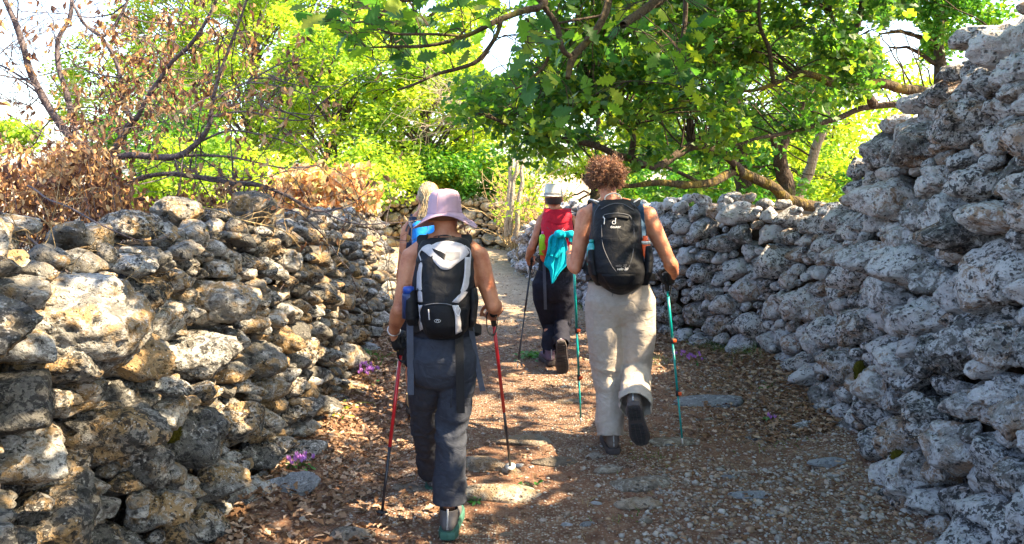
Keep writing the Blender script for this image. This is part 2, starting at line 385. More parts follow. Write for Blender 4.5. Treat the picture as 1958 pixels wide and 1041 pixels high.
def build_wall(obj, mat, path, top, size, batter, side, seed, aspect=.62, specials=(), maxparts=285, tops=40, thick=.7, lvb=0, ledge=None, sub=1.0):
    g = np.random.default_rng(seed); at, LT = wall_surface(path, batter, side)
    us, vs, rs = [], [], []
    for frac, tries in ((1.45, 60), (1.0, 400), (.8, 900), (.62, 2200), (.46, 4000), (.33, 5000), (.23, 4000)):
        for _ in range(int(tries * LT / 8)):
            u = g.uniform(0, LT); y = at(u)[0][1]; tp = top(y); v = g.uniform(0.0, tp + .02)
            s = size(y) * frac * g.uniform(.85, 1.1)
            if v > tp - s * aspect * .8: continue
            if us:
                dd = np.hypot(np.array(us) - u, (np.array(vs) - v) / aspect)
                if (dd < .80 * (np.array(rs) + s)).any(): continue
            us.append(u); vs.append(v); rs.append(s)
    us, vs, rs = map(np.array, (us, vs, rs)); items = []
    for i in range(len(us)):
        du = us - us[i]; dv = (vs - vs[i]) / aspect; dd = np.hypot(du, dv); r = rs[i]
        nb = np.where((dd > 0) & (dd < r + rs + .9 * r + .06))[0]
        Nn = []; D = []
        for j in nb:
            d = (dd[j] ** 2 + r * r - rs[j] ** 2) / (2 * dd[j]); d = np.clip(d, .3 * dd[j], .75 * dd[j])
            tl = g.uniform(-.1, .6)
            Nn.append(norm([du[j] / dd[j], tl, dv[j] / dd[j]])); D.append(max(d * .97 - .003, .02))
        df = r * g.uniform(.45, .95)
        for _ in range(4):
            Nn.append(norm([g.uniform(-1.1, 1.1), 1, g.uniform(-.9, 1.3)])); D.append(df * g.uniform(.75, 1.2))
        Nn.append([0, -1, 0]); D.append(max(r, .10) * 1.1)
        for _ in range(5): Nn.append(norm(g.normal(size=3) * [1, .7, 1] + [0, .35, 0])); D.append(r * g.uniform(.78, 1.1))
        c, t, n = at(us[i]); up = norm(np.array([0, 0, 1.0]) - n * batter)
        a = g.uniform(-.0, .0); fr = np.array([t, n, up])
        ctr = c + up * vs[i] + n * (g.uniform(-.075, .045) + (ledge(c[1], vs[i]) if ledge else 0))
        dist = np.linalg.norm(ctr - np.array([0, 0, EYE])) if ctr[1] > .5 else 9
        items.append((r / dist, np.array(Nn), np.array(D), r * 1.45, (1, 1, aspect), fr, ctr, g.uniform(.8, 1.35), int(g.integers(1e6)), r))
    # loose stones along the top, two or three deep
    for k in range(tops):
        u = g.uniform(0, LT); c, t, n = at(u); r = size(c[1]) * g.uniform(.35, .75)
        tp = top(c[1]); dep = g.uniform(-.02, thick * .8)
        ctr = c + np.array([0, 0, tp + r * .05 - .06 * g.random()]) - n * (batter * tp + dep)
        fr = np.array([t, n, [0, 0, 1.0]]); K = 11
        dist = np.linalg.norm(ctr - np.array([0, 0, EYE]))
        items.append((r / dist, norm(g.normal(size=(K, 3))), g.uniform(.65, 1.05, K) * r, r * 1.2, (1, .9, g.uniform(.55, .8)), fr, ctr, 1.1, int(g.integers(1e6)), r))
    for (ctr, rad, fl) in specials:
        K = 12; a = g.uniform(-.5, .5); fr = np.array([[math.cos(a), math.sin(a), 0], [-math.sin(a), math.cos(a), 0], [0, 0, 1]])
        items.append((9, norm(g.normal(size=(K, 3))), g.uniform(.75, 1.0, K) * rad, rad * 1.15, (1, 1, fl), fr, np.array(ctr), 1.0, int(g.integers(1e6)), rad))
    items.sort(key=lambda q: -q[0]); rest = TM()
    for k, it in enumerate(items):
        px = it[0] * F
        lv = 5 if px > 110 else (4 if px > 36 else (3 if px > 12 else 2))
        V, Fc = rock(lv, it[1], it[2], 26, it[3], it[4], it[5], it[6], it[7], it[8])
        rn = RND.random()
        if k < maxparts: link('stone', tri_mesh('stone', V, Fc, True, np.full(len(V), rn)), mat, obj)
        else: rest.add(V, Fc, rn)
    if rest.n: tag(rest.build('packing_stones', mat, obj), kind='stuff')
    # earth and rubble behind the facing stones, coloured dark so the gaps look shaded
    NU, V, Fc = 90, [], []
    for i in range(NU):
        c, t, n = at(LT * i / (NU - 1)); tp = top(c[1]) - .12
        q = [(.20, -.3), (.19, tp * .4), (.16, tp), (thick * .5, tp + .03), (thick, tp), (thick, -.3)]
        for (dep, z) in q: V.append(c + np.array([0, 0, z]) - n * (max(z, 0) * batter + dep) + np.array([0, 0, 0.0]))
    for i in range(NU - 1):
        for j in range(5): a = i * 6 + j; Fc.append((a, a + 1, a + 7, a + 6))
    Fc.append(tuple(range(6))); Fc.append(tuple((NU - 1) * 6 + k for k in range(6))[::-1])
    link('rubble_core', poly_mesh('rubble_core', V, Fc, False), M['core'], obj)
    return at, LT

def prof(pts):
    xs, ys = zip(*pts); return lambda y: float(np.interp(y, xs, ys))

wl = empty('drystone_wall', (-1.3, 5, 0), 'long low wall of grey limestone along the left of the path', 'stone wall', 'drystone walls along the lane')
sp = [(W(340, 403, 3.95), .125, .62), (W(480, 400, 4.75), .155, .78), (W(258, 432, 3.6), .15, .5), (W(415, 412, 4.5), .10, .55), (W(20, 432, 2.75), .09, .6),
      (W(130, 625, 2.62), .25, .72), (W(215, 820, 2.9), .19, .9), (W(60, 930, 2.55), .20, .85)]
build_wall(wl, M['stoneL'], [(-1.22, 1.3), (-1.27, 2.5), (-1.28, 3.5), (-1.22, 5.4), (-1.33, 7), (-1.45, 9.3), (-1.75, 10.6), (-2.6, 11.6)],
           prof([(1.3, 1.55), (2.4, 1.50), (3, 1.46), (3.6, 1.42), (4.2, 1.42), (5.4, 1.40), (7, 1.34), (9.5, 1.3), (11.5, 1.15)]),
           prof([(1.3, .20), (3, .18), (4, .155), (5.5, .135), (8, .13), (12, .13)]), .22, 1, 5, specials=sp, tops=70, thick=.8)
wr = empty('drystone_wall', (2.0, 4, 0), 'tall wall of blue grey lichened limestone rising at the right edge', 'stone wall', 'drystone walls along the lane')
build_wall(wr, M['stoneR'], [(1.43, 1.2), (1.68, 2.4), (1.88, 3.5), (2.10, 4.8), (2.32, 6.2)],
           prof([(1.2, 2.75), (3.5, 2.68), (4.0, 2.60), (4.5, 2.46), (4.8, 2.32), (5.2, 2.12), (5.6, 2.0), (5.9, 1.78), (6.2, 1.5)]),
           prof([(1.2, .21), (3, .19), (4, .175), (5, .16), (6.5, .15)]), .24, -1, 9, specials=[(np.array([np.interp(y, [1.45, 2.4, 3.5, 4.8, 6.2], [1.5, 1.70, 1.88, 2.10, 2.30]) + .24 * z + o, y, z]), r, f) for (y, z, o, r, f) in ((4.25, 2.46, .04, .17, .45), (5.0, 2.17, .06, .15, .55), (5.4, 2.05, .06, .13, .6), (5.85, 1.74, .04, .14, .7), (3.4, 1.50, .0, .20, .42), (3.6, 2.1, .02, .12, .5), (4.4, .46, .0, .18, .75), (3.45, 1.15, .02, .17, .5), (4.15, .65, .0, .16, .8), (3.75, .18, .0, .15, .9))], tops=26, thick=.8, aspect=.76)
wq = empty('drystone_wall', (1.2, 9, 0), 'lower tumbled wall of pale lichened stone beyond the tall wall on the right', 'stone wall', 'drystone walls along the lane')
build_wall(wq, M['stoneR'], [(2.34, 6.15), (2.22, 6.9), (1.9, 7.6), (1.4, 8.4), (.95, 9.4), (.5, 11), (.12, 13), (.05, 14.2)],
           prof([(6.1, 1.45), (7, 1.40), (7.6, 1.46), (9, 1.35), (11, 1.25), (13, .8), (14.2, .6)]),
           prof([(6, .17), (8, .155), (14, .15)]), .20, -1, 21, tops=60, thick=.8, aspect=.78)
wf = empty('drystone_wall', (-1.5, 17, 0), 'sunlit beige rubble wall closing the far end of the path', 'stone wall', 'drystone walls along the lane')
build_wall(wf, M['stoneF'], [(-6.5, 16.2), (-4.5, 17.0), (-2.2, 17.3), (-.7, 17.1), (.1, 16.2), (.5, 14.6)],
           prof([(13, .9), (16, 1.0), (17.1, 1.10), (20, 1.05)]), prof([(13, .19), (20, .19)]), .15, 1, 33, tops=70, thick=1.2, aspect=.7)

# ---------------------------------------------------------------- ground
def gz(x, y):
    P = np.stack([x, y, np.zeros_like(x)], -1)
    z = .035 * fbm(P * .9, 3, 3) + .010 * fbm(P * 5, 3, 8) + .007 * np.clip(fbm(P * 14, 2, 12), 0, 1)
    # litter banks up against the walls
    z = z + .10 * np.exp(-((x + 1.25) / .28) ** 2) * (y < 9.5) + .10 * np.exp(-((x - (1.75 + .09 * np.clip(y, 0, 6.5))) / .35) ** 2) * (y < 7)
    return z * np.clip(1.2 - np.abs(x) * .02, .2, 1)
def gzs(x, y): return float(gz(np.array([float(x)]), np.array([float(y)]))[0])

def axis(lo, hi, fine_lo, fine_hi, step, grow=1.2):
    a = list(np.arange(fine_lo, fine_hi, step)); s = step; x = a[0]; pre = []
    while x > lo: s *= grow; x -= s; pre.append(x)
    s = step; x = a[-1]; post = []
    while x < hi: s *= grow; x += s; post.append(x)
    return np.array(pre[::-1] + a + post)
xs = axis(-160, 160, -1.7, 2.5, .028); ys = axis(-12, 320, 2.6, 8.5, .034)
XX, YY = np.meshgrid(xs, ys); ZZ = gz(XX, YY)
nx = len(xs); idx = np.arange(len(ys) * nx).reshape(len(ys), nx)
Fq = np.stack([idx[:-1, :-1], idx[:-1, 1:], idx[1:, 1:], idx[1:, :-1]], -1).reshape(-1, 4)
gm = Mat('trodden_earth_and_fine_gravel', .95, .2); v = gm.coord()
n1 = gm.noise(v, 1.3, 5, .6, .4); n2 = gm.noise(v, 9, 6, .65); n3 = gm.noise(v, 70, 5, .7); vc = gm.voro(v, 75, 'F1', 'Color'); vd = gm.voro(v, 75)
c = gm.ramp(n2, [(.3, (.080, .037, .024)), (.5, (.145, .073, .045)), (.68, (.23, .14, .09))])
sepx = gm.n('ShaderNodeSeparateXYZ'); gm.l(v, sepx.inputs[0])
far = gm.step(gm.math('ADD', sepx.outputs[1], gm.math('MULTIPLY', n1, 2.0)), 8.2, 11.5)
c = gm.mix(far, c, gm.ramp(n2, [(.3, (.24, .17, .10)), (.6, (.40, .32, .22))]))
gf = gm.math('MULTIPLY', gm.step(n1, .44, .56), 1.0)
sepc = gm.n('ShaderNodeSeparateColor'); gm.l(vc, sepc.inputs[0])
grv = gm.ramp(sepc.outputs[0], [(.0, (.10, .06, .04)), (.45, (.20, .145, .10)), (.8, (.32, .27, .21)), (1, (.5, .47, .42))])
c = gm.mix(gm.math('MULTIPLY', gm.step(vd, .62, .4), gm.math('MULTIPLY_ADD', gf, .6, .25)), c, grv)
gm.color(c); gm.bump(gm.math('ADD', n3, gm.math('MULTIPLY', gm.math('SUBTRACT', 1.0, vd), gm.math('MULTIPLY_ADD', gf, .7, .4))), .9, .012)
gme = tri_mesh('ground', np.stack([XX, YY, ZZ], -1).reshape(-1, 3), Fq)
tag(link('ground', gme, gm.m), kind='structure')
# ---------------------------------------------------------------- foliage engine
def leaf_template(ts, ws, curl=.25, fold=.3, droop=.25):
    V = []; Fc = []; n = len(ts)
    for t, w in zip(ts, ws):
        z = -droop * t * t
        V.append((t, 0, z)); V.append((t, w, z + fold * w - curl * w * w)); V.append((t, -w, z + fold * w - curl * w * w))
    for i in range(n - 1):
        a = i * 3; b = a + 3
        for s in (1, 2):
            q = (a, b, b + s, a + s) if s == 1 else (a, a + s, b + s, b)
            for t3 in ((q[0], q[1], q[2]), (q[0], q[2], q[3])):
                pts = [V[k] for k in t3]
                if len({p for p in pts}) == 3: Fc.append(t3)
    return np.array(V), np.array(Fc)
T_OAK = leaf_template([0, .12, .20, .30, .36, .47, .55, .66, .74, .84, .90, 1.0], [.0, .05, .13, .10, .24, .12, .31, .15, .29, .13, .13, 0], fold=.25)
T_OAK2 = leaf_template([0, .32, .44, .66, 1.0], [0, .28, .11, .32, 0], fold=.3)
T_PLAIN = leaf_template([0, .35, .7, 1.0], [0, .26, .24, 0], fold=.3)
T_TINY = (np.array([(0, 0, 0), (.5, .28, .07), (1, 0, -.12), (.5, -.28, .07)], float), np.array([(0, 1, 2), (0, 2, 3)]))
T_LOW = (np.array([(0, 0, 0), (.45, .30, .12), (.45, 0, -.02), (.45, -.30, .12), (1, 0, -.15)], float), np.array([(0, 2, 1), (0, 3, 2), (2, 4, 1), (2, 3, 4)]))
T_CURL3 = leaf_template([0, .35, .7, 1.0], [.0, .22, .2, 0], fold=1.5, curl=2.0, droop=.5)
T_CURL = leaf_template([0, .2, .4, .6, .8, 1.0], [.0, .16, .22, .20, .13, 0], fold=1.5, curl=2.0, droop=.5)
T_LITTER = leaf_template([0, .28, .38, .6, .72, 1.0], [.02, .22, .12, .28, .13, 0], fold=.7, curl=.5, droop=.15)
M_AX = lambda a, b: None

def orient(n, g, mode):
    """leaf direction and normal"""
    if mode == 'hang': a = norm(g.normal(size=(n, 3)) * .45 + [0, 0, -1]); b = norm(g.normal(size=(n, 3)))
    elif mode == 'flat': a = norm(g.normal(size=(n, 3)) * [1, 1, .18]); b = norm(g.normal(size=(n, 3)) * .35 + [0, 0, 1])
    elif mode == 'free': a = norm(g.normal(size=(n, 3))); b = norm(g.normal(size=(n, 3)))
    else: a = norm(g.normal(size=(n, 3)) * [1, 1, .6] + [0, 0, -.25]); b = norm(g.normal(size=(n, 3)) * .75 + [0, 0, .75])
    s = norm(np.cross(b, a)); b = np.cross(a, s); return a, s, b

def leaf_arrays(P, size, tpl, g, mode='tree', rnd=None):
    V0, F0 = tpl; n = len(P); a, s, b = orient(n, g, mode); size = np.broadcast_to(size, (n,)) * g.uniform(.75, 1.2, n)
    V = P[:, None] + (a[:, None] * V0[None, :, 0:1] + s[:, None] * V0[None, :, 1:2] * g.uniform(.8, 1.2, n)[:, None, None] + b[:, None] * V0[None, :, 2:3] * g.uniform(.3, 1.6, n)[:, None, None]) * size[:, None, None]
    Fc = F0[None] + (np.arange(n) * len(V0))[:, None, None]
    r = g.uniform(0, 1, n) if rnd is None else rnd
    return V.reshape(-1, 3), Fc.reshape(-1, 3), np.repeat(r, len(V0))

HOLES = []       # openings in the crowns: world point lit, radius
def hole(p, r): HOLES.append((np.array(p, float), r))
GAPS = [(952, 100, 34, 50), (1722, 78, 44, 46), (1658, 55, 26, 20), (985, 62, 20, 30)]
def keep(P, gaps=True):
    k = np.ones(len(P), bool)
    for h, r in HOLES:
        r = r * 1.1 + .04; d = P - h; t = d @ SUNV; dist = np.linalg.norm(d - t[:, None] * SUNV, axis=1); k &= ~((dist < r) & (t > .15))
    if gaps:
        y = np.maximum(P[:, 1], .1); px = 979 + P[:, 0] * F / y; py = 327 - (P[:, 2] - EYE) * F / y
        for (cx, cy, rx, ry) in GAPS: k &= ~((((px - cx) / rx) ** 2 + ((py - cy) / ry) ** 2 < 1) & (P[:, 1] > .3))
    return k

def clump_pts(c, r, n, g, flat=.7, shell_=.55):
    d = norm(g.normal(size=(n, 3))); rr = r * g.uniform(shell_, 1.0, n) ** .7; return c + d * rr[:, None] * [1, 1, flat]

def limb(obj, pts, radii, mat, name='branch', sides=8, wob=.02, n=None, seed=1):
    P = np.array(pts, float); n = n or max(10, len(P) * 6); Q = smooth_path(np.column_stack([P, np.interp(np.linspace(0, 1, len(P)), np.linspace(0, 1, len(radii)), radii)]), n)
    C0 = Q[:, :3] + wob * np.stack([vn(Q[:, :3] * 4, seed), vn(Q[:, :3] * 4, seed + 1), vn(Q[:, :3] * 4, seed + 2)], 1)
    rr = Q[:, 3] * (1 + .12 * vn(Q[:, :3] * 14, seed + 5))
    V, Fc = tube_tri(C0, np.maximum(rr, .0015), sides)
    if obj is not None: link(name, tri_mesh(name, V, Fc), mat, obj)
    return C0

def twig(tm, a, b, r, g, sag=.1, sides=4, k=7, jag=.12):
    L = np.linalg.norm(b - a); t = np.linspace(0, 1, k)[:, None]; P = a + (b - a) * t + np.array([0, 0, 1]) * (sag * L * np.sin(t * 3.14)) + g.normal(size=(k, 3)) * jag * L / k * np.minimum(1, np.minimum(t, 1 - t) * 6)
    tm.add(*tube_tri(P, np.linspace(r, r * .35, k), sides)); return P

def spray(tm, p, d, L, r, g, lv, tips):
    """small forking dry or leafy branch"""
    k = 6; P = [p]; d = norm(d)
    for i in range(k - 1): d = norm(d + g.normal(size=3) * .22); P.append(P[-1] + d * L / (k - 1))
    P = np.array(P); tm.add(*tube_tri(P, np.linspace(r, r * .4, k), 3 if r < .006 else 5))
    if lv <= 0: tips.extend(P[2:]); return
    for i in range(2, k):
        for _ in range(1 if g.random() < .75 else 2):
            spray(tm, P[i], norm(d * .7 + g.normal(size=3) * .75), L * g.uniform(.4, .65), r * .55, g, lv - 1, tips)

def pxl(L, d=None): return [W(*q) if d is None else W(q[0], q[1], d) for q in L]

# openings through which the sun reaches people, wall and path
for q in ((868, 390, 3.5, .055), (860, 415, 3.5, .04), (872, 428, 3.5, .03), (868, 488, 3.4, .050), (893, 560, 3.4, .028), (886, 600, 3.4, .02), (868, 452, 3.5, .03), (1172, 318, 4.6, .06), (1150, 308, 4.6, .04), (1270, 455, 4.7, .04), (1288, 505, 4.7, .045), (1240, 560, 4.65, .05), (1245, 610, 4.65, .03),
          (1240, 670, 4.65, .04), (1236, 705, 4.6, .045), (1212, 690, 4.6, .03), (1238, 750, 4.5, .04), (1172, 732, 4.6, .03), (1200, 835, 4.6, .03), (1058, 362, 6.7, .10), (1085, 470, 6.5, .07), (1060, 480, 6.5, .10), (1070, 590, 6.7, .05), (1035, 450, 6.7, .06),
          (815, 365, 5.2, .10), (795, 450, 5.2, .09), (790, 745, 5.3, .08), (785, 785, 5.3, .07), (940, 575, 3.6, .02),
          (85, 585, 2.5, .06), (150, 605, 2.55, .07), (205, 620, 2.6, .05), (230, 480, 2.9, .09), (60, 720, 2.45, .06), (20, 900, 2.5, .08), (230, 760, 2.9, .05), (370, 650, 3.6, .12), (390, 760, 3.6, .13), (430, 800, 3.8, .12), (320, 700, 3.3, .09), (385, 860, 3.7, .10), (420, 940, 3.6, .10),
          (330, 400, 3.9, .14), (280, 840, 3.1, .05), (500, 560, 4.8, .10), (560, 640, 4.9, .13), (590, 500, 5.6, .12), (520, 760, 4.6, .13), (480, 690, 4.4, .08), (640, 700, 5.5, .12), (600, 720, 5.2, .14), (650, 560, 6.2, .10), (540, 420, 5.5, .12), (470, 470, 4.6, .07), (350, 520, 3.7, .05), (1485, 415, 7.2, .11), (1500, 440, 7.2, .08), (1590, 330, 6.0, .06)):
    hole(W(*q[:3]), q[3])
for q in ((600, 740, 5.15, .22), (640, 650, 5.6, .15), (655, 760, 5.6, .15), (720, 430, 8.6, .35), (745, 500, 9.0, .3), (735, 400, 9.0, .35), (700, 480, 8.0, .2)): hole(W(*q[:3]), q[3])
for q in ((625, 800, .28), (590, 815, .15), (560, 840, .10), (660, 780, .10), (640, 840, .12), (700, 760, .08), (610, 870, .07), (900, 935, .09), (940, 950, .10), (985, 905, .05), (1090, 780, .10), (1060, 790, .08), (1110, 815, .06), (1030, 850, .07), (930, 790, .06), (960, 745, .06), (1000, 765, .06), (1040, 735, .05), (1060, 870, .05),
          (900, 860, .06), (950, 820, .05), (780, 810, .10), (770, 850, .08), (760, 770, .08), (820, 985, .07), (780, 1000, .05), (640, 960, .05), (700, 1020, .05), (1010, 700, .10), (960, 690, .08), (940, 660, .12), (1000, 645, .10), (950, 615, .16), (1000, 590, .18), (930, 580, .2), (970, 560, .3), (940, 540, .4), (1100, 850, .06), (1095, 640, .12), (1090, 690, .07), (1120, 770, .05), (1050, 825, .04)):
    hole(G(q[0], q[1]), q[2])

def bg_tree(name, label, c, rx, rz, mat, n_cl, n_lf, seed, lsz=.15, trunk=True, tpl=T_LOW, cat='tree', group='trees behind the lane', cr=(.35, .75), bark='bark', lean=0.0):
    g = np.random.default_rng(seed); c = np.array(c, float); t = empty(name, (c[0], c[1], 0), label, cat, group); tm = TM(); tw = TM(); cs = []
    gx = gzs(c[0], c[1]) * 0
    for i in range(n_cl):
        d = norm(g.normal(size=3)); q = c + d * np.array([rx, rx * .8, rz]) * g.uniform(.35, 1.0) ** .6; 
        if q[2] < .3: q[2] = .3 + g.random() * .4
        cs.append(q); r = g.uniform(*cr); P = clump_pts(q, r, int(n_lf * g.uniform(.6, 1.4)), g, .7, .15); P = P[keep(P)]
        if len(P): V, Fc, rn = leaf_arrays(P, lsz, tpl, g, 'tree', np.clip(g.normal(g.uniform(.2, .8), .22, len(P)), 0, 1)); tm.add(V, Fc, rn)
    tag(tm.build('crown', mat, t), kind='stuff')
    if trunk:
        h = c[2] - rz * .2; base = np.array([c[0] + lean, c[1], -.15]); top = np.array([c[0], c[1], h + rz * .7]); mid = base * .5 + top * .5 + g.normal(size=3) * [.25, .15, 0]
        Q = limb(t, [base, mid, top], [.16, .12, .03], M[bark], 'trunk', 8, .06, 20, seed)
        for q in cs[::2]:
            a = Q[min(len(Q) - 2, max(4, int(len(Q) * np.clip((q[2] - rz * .5) / max(h + rz * .7, 1), .25, .9))))]; twig(tw, a, q, .035, g, .12, 5)
        if tw.n: tag(tw.build('limbs', M[bark], t), kind='stuff')
    return t
def bt(px, py, d, rx, rz, label, mat='far_leaf', ncl=80, nl=90, seed=1, lsz=.15, **k):
    lsz *= .82; nl = int(nl * 1.6); ncl = int(ncl * 1.15)
    if d > 15: k.setdefault('tpl', T_TINY)
    lsz *= 1.08
    return bg_tree(k.pop('name', 'tree'), label, W(px, py, d), rx, rz, M[mat], ncl, nl, seed, lsz, **k)

bt(300, 285, 17, 1.6, 1.9, 'darker green tree behind the dead tree on the left', 'mid_leaf', 60, 80, 101)
bt(500, 130, 21, 2.6, 3.2, 'yellow green tree in full sun to the right of the dead tree', 'far_leaf', 110, 95, 102)
bt(370, 20, 24, 2.2, 2.6, 'pale green tree top behind the dead tree branches', 'far_leaf', 80, 85, 119, .16)
bt(230, 170, 26, 2.6, 2.0, 'distant tree glimpsed through the dead branches on the left', 'far_leaf', 60, 60, 120, .16)
bt(900, 180, 27, 2.2, 2.2, 'distant pale tree filling the view just left of the centre oak', 'far_leaf', 60, 70, 121, .17)
bt(660, 220, 19, 2.2, 2.6, 'yellow green tree above the orange bracken', 'far_leaf', 90, 95, 103)
bt(810, 235, 18.5, 2.0, 2.1, 'bright yellow green tree behind the far end wall', 'far_leaf', 90, 95, 104)
bt(600, 20, 25, 3.6, 3.0, 'tall pale green tree rising furthest back left of centre', 'far_leaf', 110, 85, 105, .18)
bt(800, 60, 25, 3.0, 2.2, 'tall pale green tree rising furthest back at the centre', 'far_leaf', 80, 85, 106, .18)
bt(880, 335, 18.2, 1.5, .75, 'dense fresh green bush leaning over the far end wall', 'mid_leaf', 60, 120, 107, .12, trunk=False, name='bush', cat='bush', group='bushes by the walls', cr=(.25, .5))
bt(640, 340, 16, 1.7, .9, 'low yellow green bush behind the orange bracken', 'far_leaf', 45, 80, 108, .13, trunk=False, name='bush', cat='bush', group='bushes by the walls', cr=(.25, .5))
bt(400, 350, 12, 1.3, .8, 'green bush seen through the twigs above the dark boulder', 'far_leaf', 50, 90, 118, .10, trunk=False, name='bush', cat='bush', group='bushes by the walls', cr=(.2, .4))
bt(22, 262, 11, .42, .28, 'small yellow bush top showing at the left edge', 'far_leaf', 16, 60, 109, .09, trunk=False, name='bush', cat='bush', group='bushes by the walls', cr=(.12, .25))
bt(1120, 210, 20, 2.6, 2.8, 'yellow green tree behind the curly haired walker', 'far_leaf', 90, 90, 110)
bt(1370, 190, 17, 2.6, 3.2, 'sunlit tree behind the middle of the oak canopy', 'far_leaf', 110, 90, 111)
bt(1590, 200, 15, 2.0, 2.6, 'sunlit tree glimpsed beside the tall wall', 'far_leaf', 90, 85, 112, .13)
bt(1290, 370, 11.5, 1.1, .55, 'fresh green bush behind the low right wall', 'mid_leaf', 50, 110, 113, .08, trunk=False, name='bush', cat='bush', group='bushes by the walls', cr=(.15, .3))
bt(1790, 40, 9.5, .9, .5, 'leafy tree top peeping over the tall wall', 'mid_leaf', 30, 90, 114, .09, cr=(.2, .4))
bt(1540, 345, 12, 1.3, .7, 'yellow green bush between the trunks on the right', 'far_leaf', 40, 90, 115, .09, trunk=False, name='bush', cat='bush', group='bushes by the walls', cr=(.2, .35))

# ---------------------------------------------------------------- the two oaks
def leaf_parts(obj, P, size, tpl, g, mode, mat, name, most, rmat):
    """largest leaves as single parts sharing eight meshes, the rest joined"""
    d = np.linalg.norm(P - [0, 0, EYE], axis=1); o = np.argsort(d); P = P[o]
    vis = (P[:, 1] > .5); py = 327 - (P[:, 2] - EYE) * F / np.maximum(P[:, 1], .1); px = 979 + P[:, 0] * F / np.maximum(P[:, 1], .1); vis &= (py > -20) & (px > -20) & (px < 1980)
    A_ = P[vis][:most]; Bq = np.vstack([P[vis][most:], P[~vis]])
    ms = []
    for k in range(8):
        V, F0 = tpl; V = V * [1, g.uniform(.8, 1.2), g.uniform(.4, 1.5)]; ms.append(tri_mesh(name, V, F0, True, np.full(len(V), (k + .5) / 8))); ms[-1].materials.append(mat)
    a, s, b = orient(len(A_), g, mode); inv = Matrix.Translation(parent_loc(obj)).inverted()
    for i, p in enumerate(A_):
        o_ = bpy.data.objects.new(name, ms[int(g.integers(8))]); COL.objects.link(o_); z = size * g.uniform(.75, 1.2)
        Mx = Matrix([[a[i][0], s[i][0], b[i][0]], [a[i][1], s[i][1], b[i][1]], [a[i][2], s[i][2], b[i][2]]]).to_4x4() @ Matrix.Scale(z, 4); Mx.translation = Vector(tuple(map(float, p)))
        o_.parent = obj; o_.matrix_parent_inverse = inv; o_.matrix_local = Mx if False else o_.matrix_local; o_.matrix_basis = Mx
    if len(Bq):
        tm = TM(); V, Fc, rn = leaf_arrays(Bq, size, tpl, g, mode); tm.add(V, Fc, rn); tag(tm.build(rmat, mat, obj), kind='stuff')

oak = empty('oak_tree', W(1566, 395, 8.3) * [1, 1, 0], 'oak behind the low right wall with mossy limbs arching left over the path', 'tree', 'oaks overhanging the lane')
g = np.random.default_rng(61); r_ = 8.3 / F
Q = []
base = W(1575, 400, 8.3)
Q.append(limb(oak, [[base[0] + .1, 8.5, -.1], [base[0] + .05, 8.4, .6], base], [.17, .14, .11], M['bark'], 'trunk', 12, .02, 16, 3))
Q.append(limb(oak, pxl([(1575, 400, 8.3), (1510, 384, 8.2), (1478, 359, 8.1), (1437, 339, 8.0), (1409, 327, 7.9)]), [.075, .06, .045], M['bark_moss'], 'branch', 10, .01, 30, 4))
Q.append(limb(oak, pxl([(1409, 327, 7.9), (1370, 345, 7.6), (1340, 351, 7.4), (1300, 354, 7.2), (1250, 350, 7.0), (1200, 357, 6.9), (1160, 350, 6.9)]), [.05, .04, .035, .025, .015], M['bark_moss'], 'branch', 9, .015, 40, 5))
Q.append(limb(oak, pxl([(1420, 333, 7.9), (1396, 304, 7.7), (1361, 286, 7.5), (1323, 282, 7.3), (1296, 296, 7.1), (1269, 315, 7.0), (1238, 319, 6.8), (1207, 304, 6.7)]), [.05, .042, .038, .034], M['bark'], 'branch', 9, .01, 44, 6))
Q.append(limb(oak, pxl([(1207, 304, 6.7), (1169, 294, 6.5), (1131, 279, 6.4), (1084, 267, 6.3), (1031, 265, 6.2), (992, 250, 6.1), (950, 227, 6.0), (915, 215, 6.0)]), [.036, .028, .02, .01], M['bark'], 'branch', 8, .015, 44, 7))
Q.append(limb(oak, pxl([(1207, 304, 6.7), (1209, 262, 6.6), (1184, 234, 6.5), (1146, 209, 6.4), (1120, 200, 6.4)]), [.030, .022, .015, .008], M['bark'], 'branch', 8, .015, 30, 8))
Q.append(limb(oak, pxl([(1340, 351, 7.4), (1300, 330, 7.2), (1250, 318, 7.0), (1200, 330, 6.9), (1150, 326, 6.8)]), [.022, .016, .010, .005], M['bark'], 'branch', 7, .02, 30, 9))
o2 = empty('oak_tree', W(1800, 300, 7.6) * [1, 1, 0], 'oak rising behind the tall wall with a thick bough pointing left', 'tree', 'oaks overhanging the lane')
b2 = W(1830, 190, 7.6)
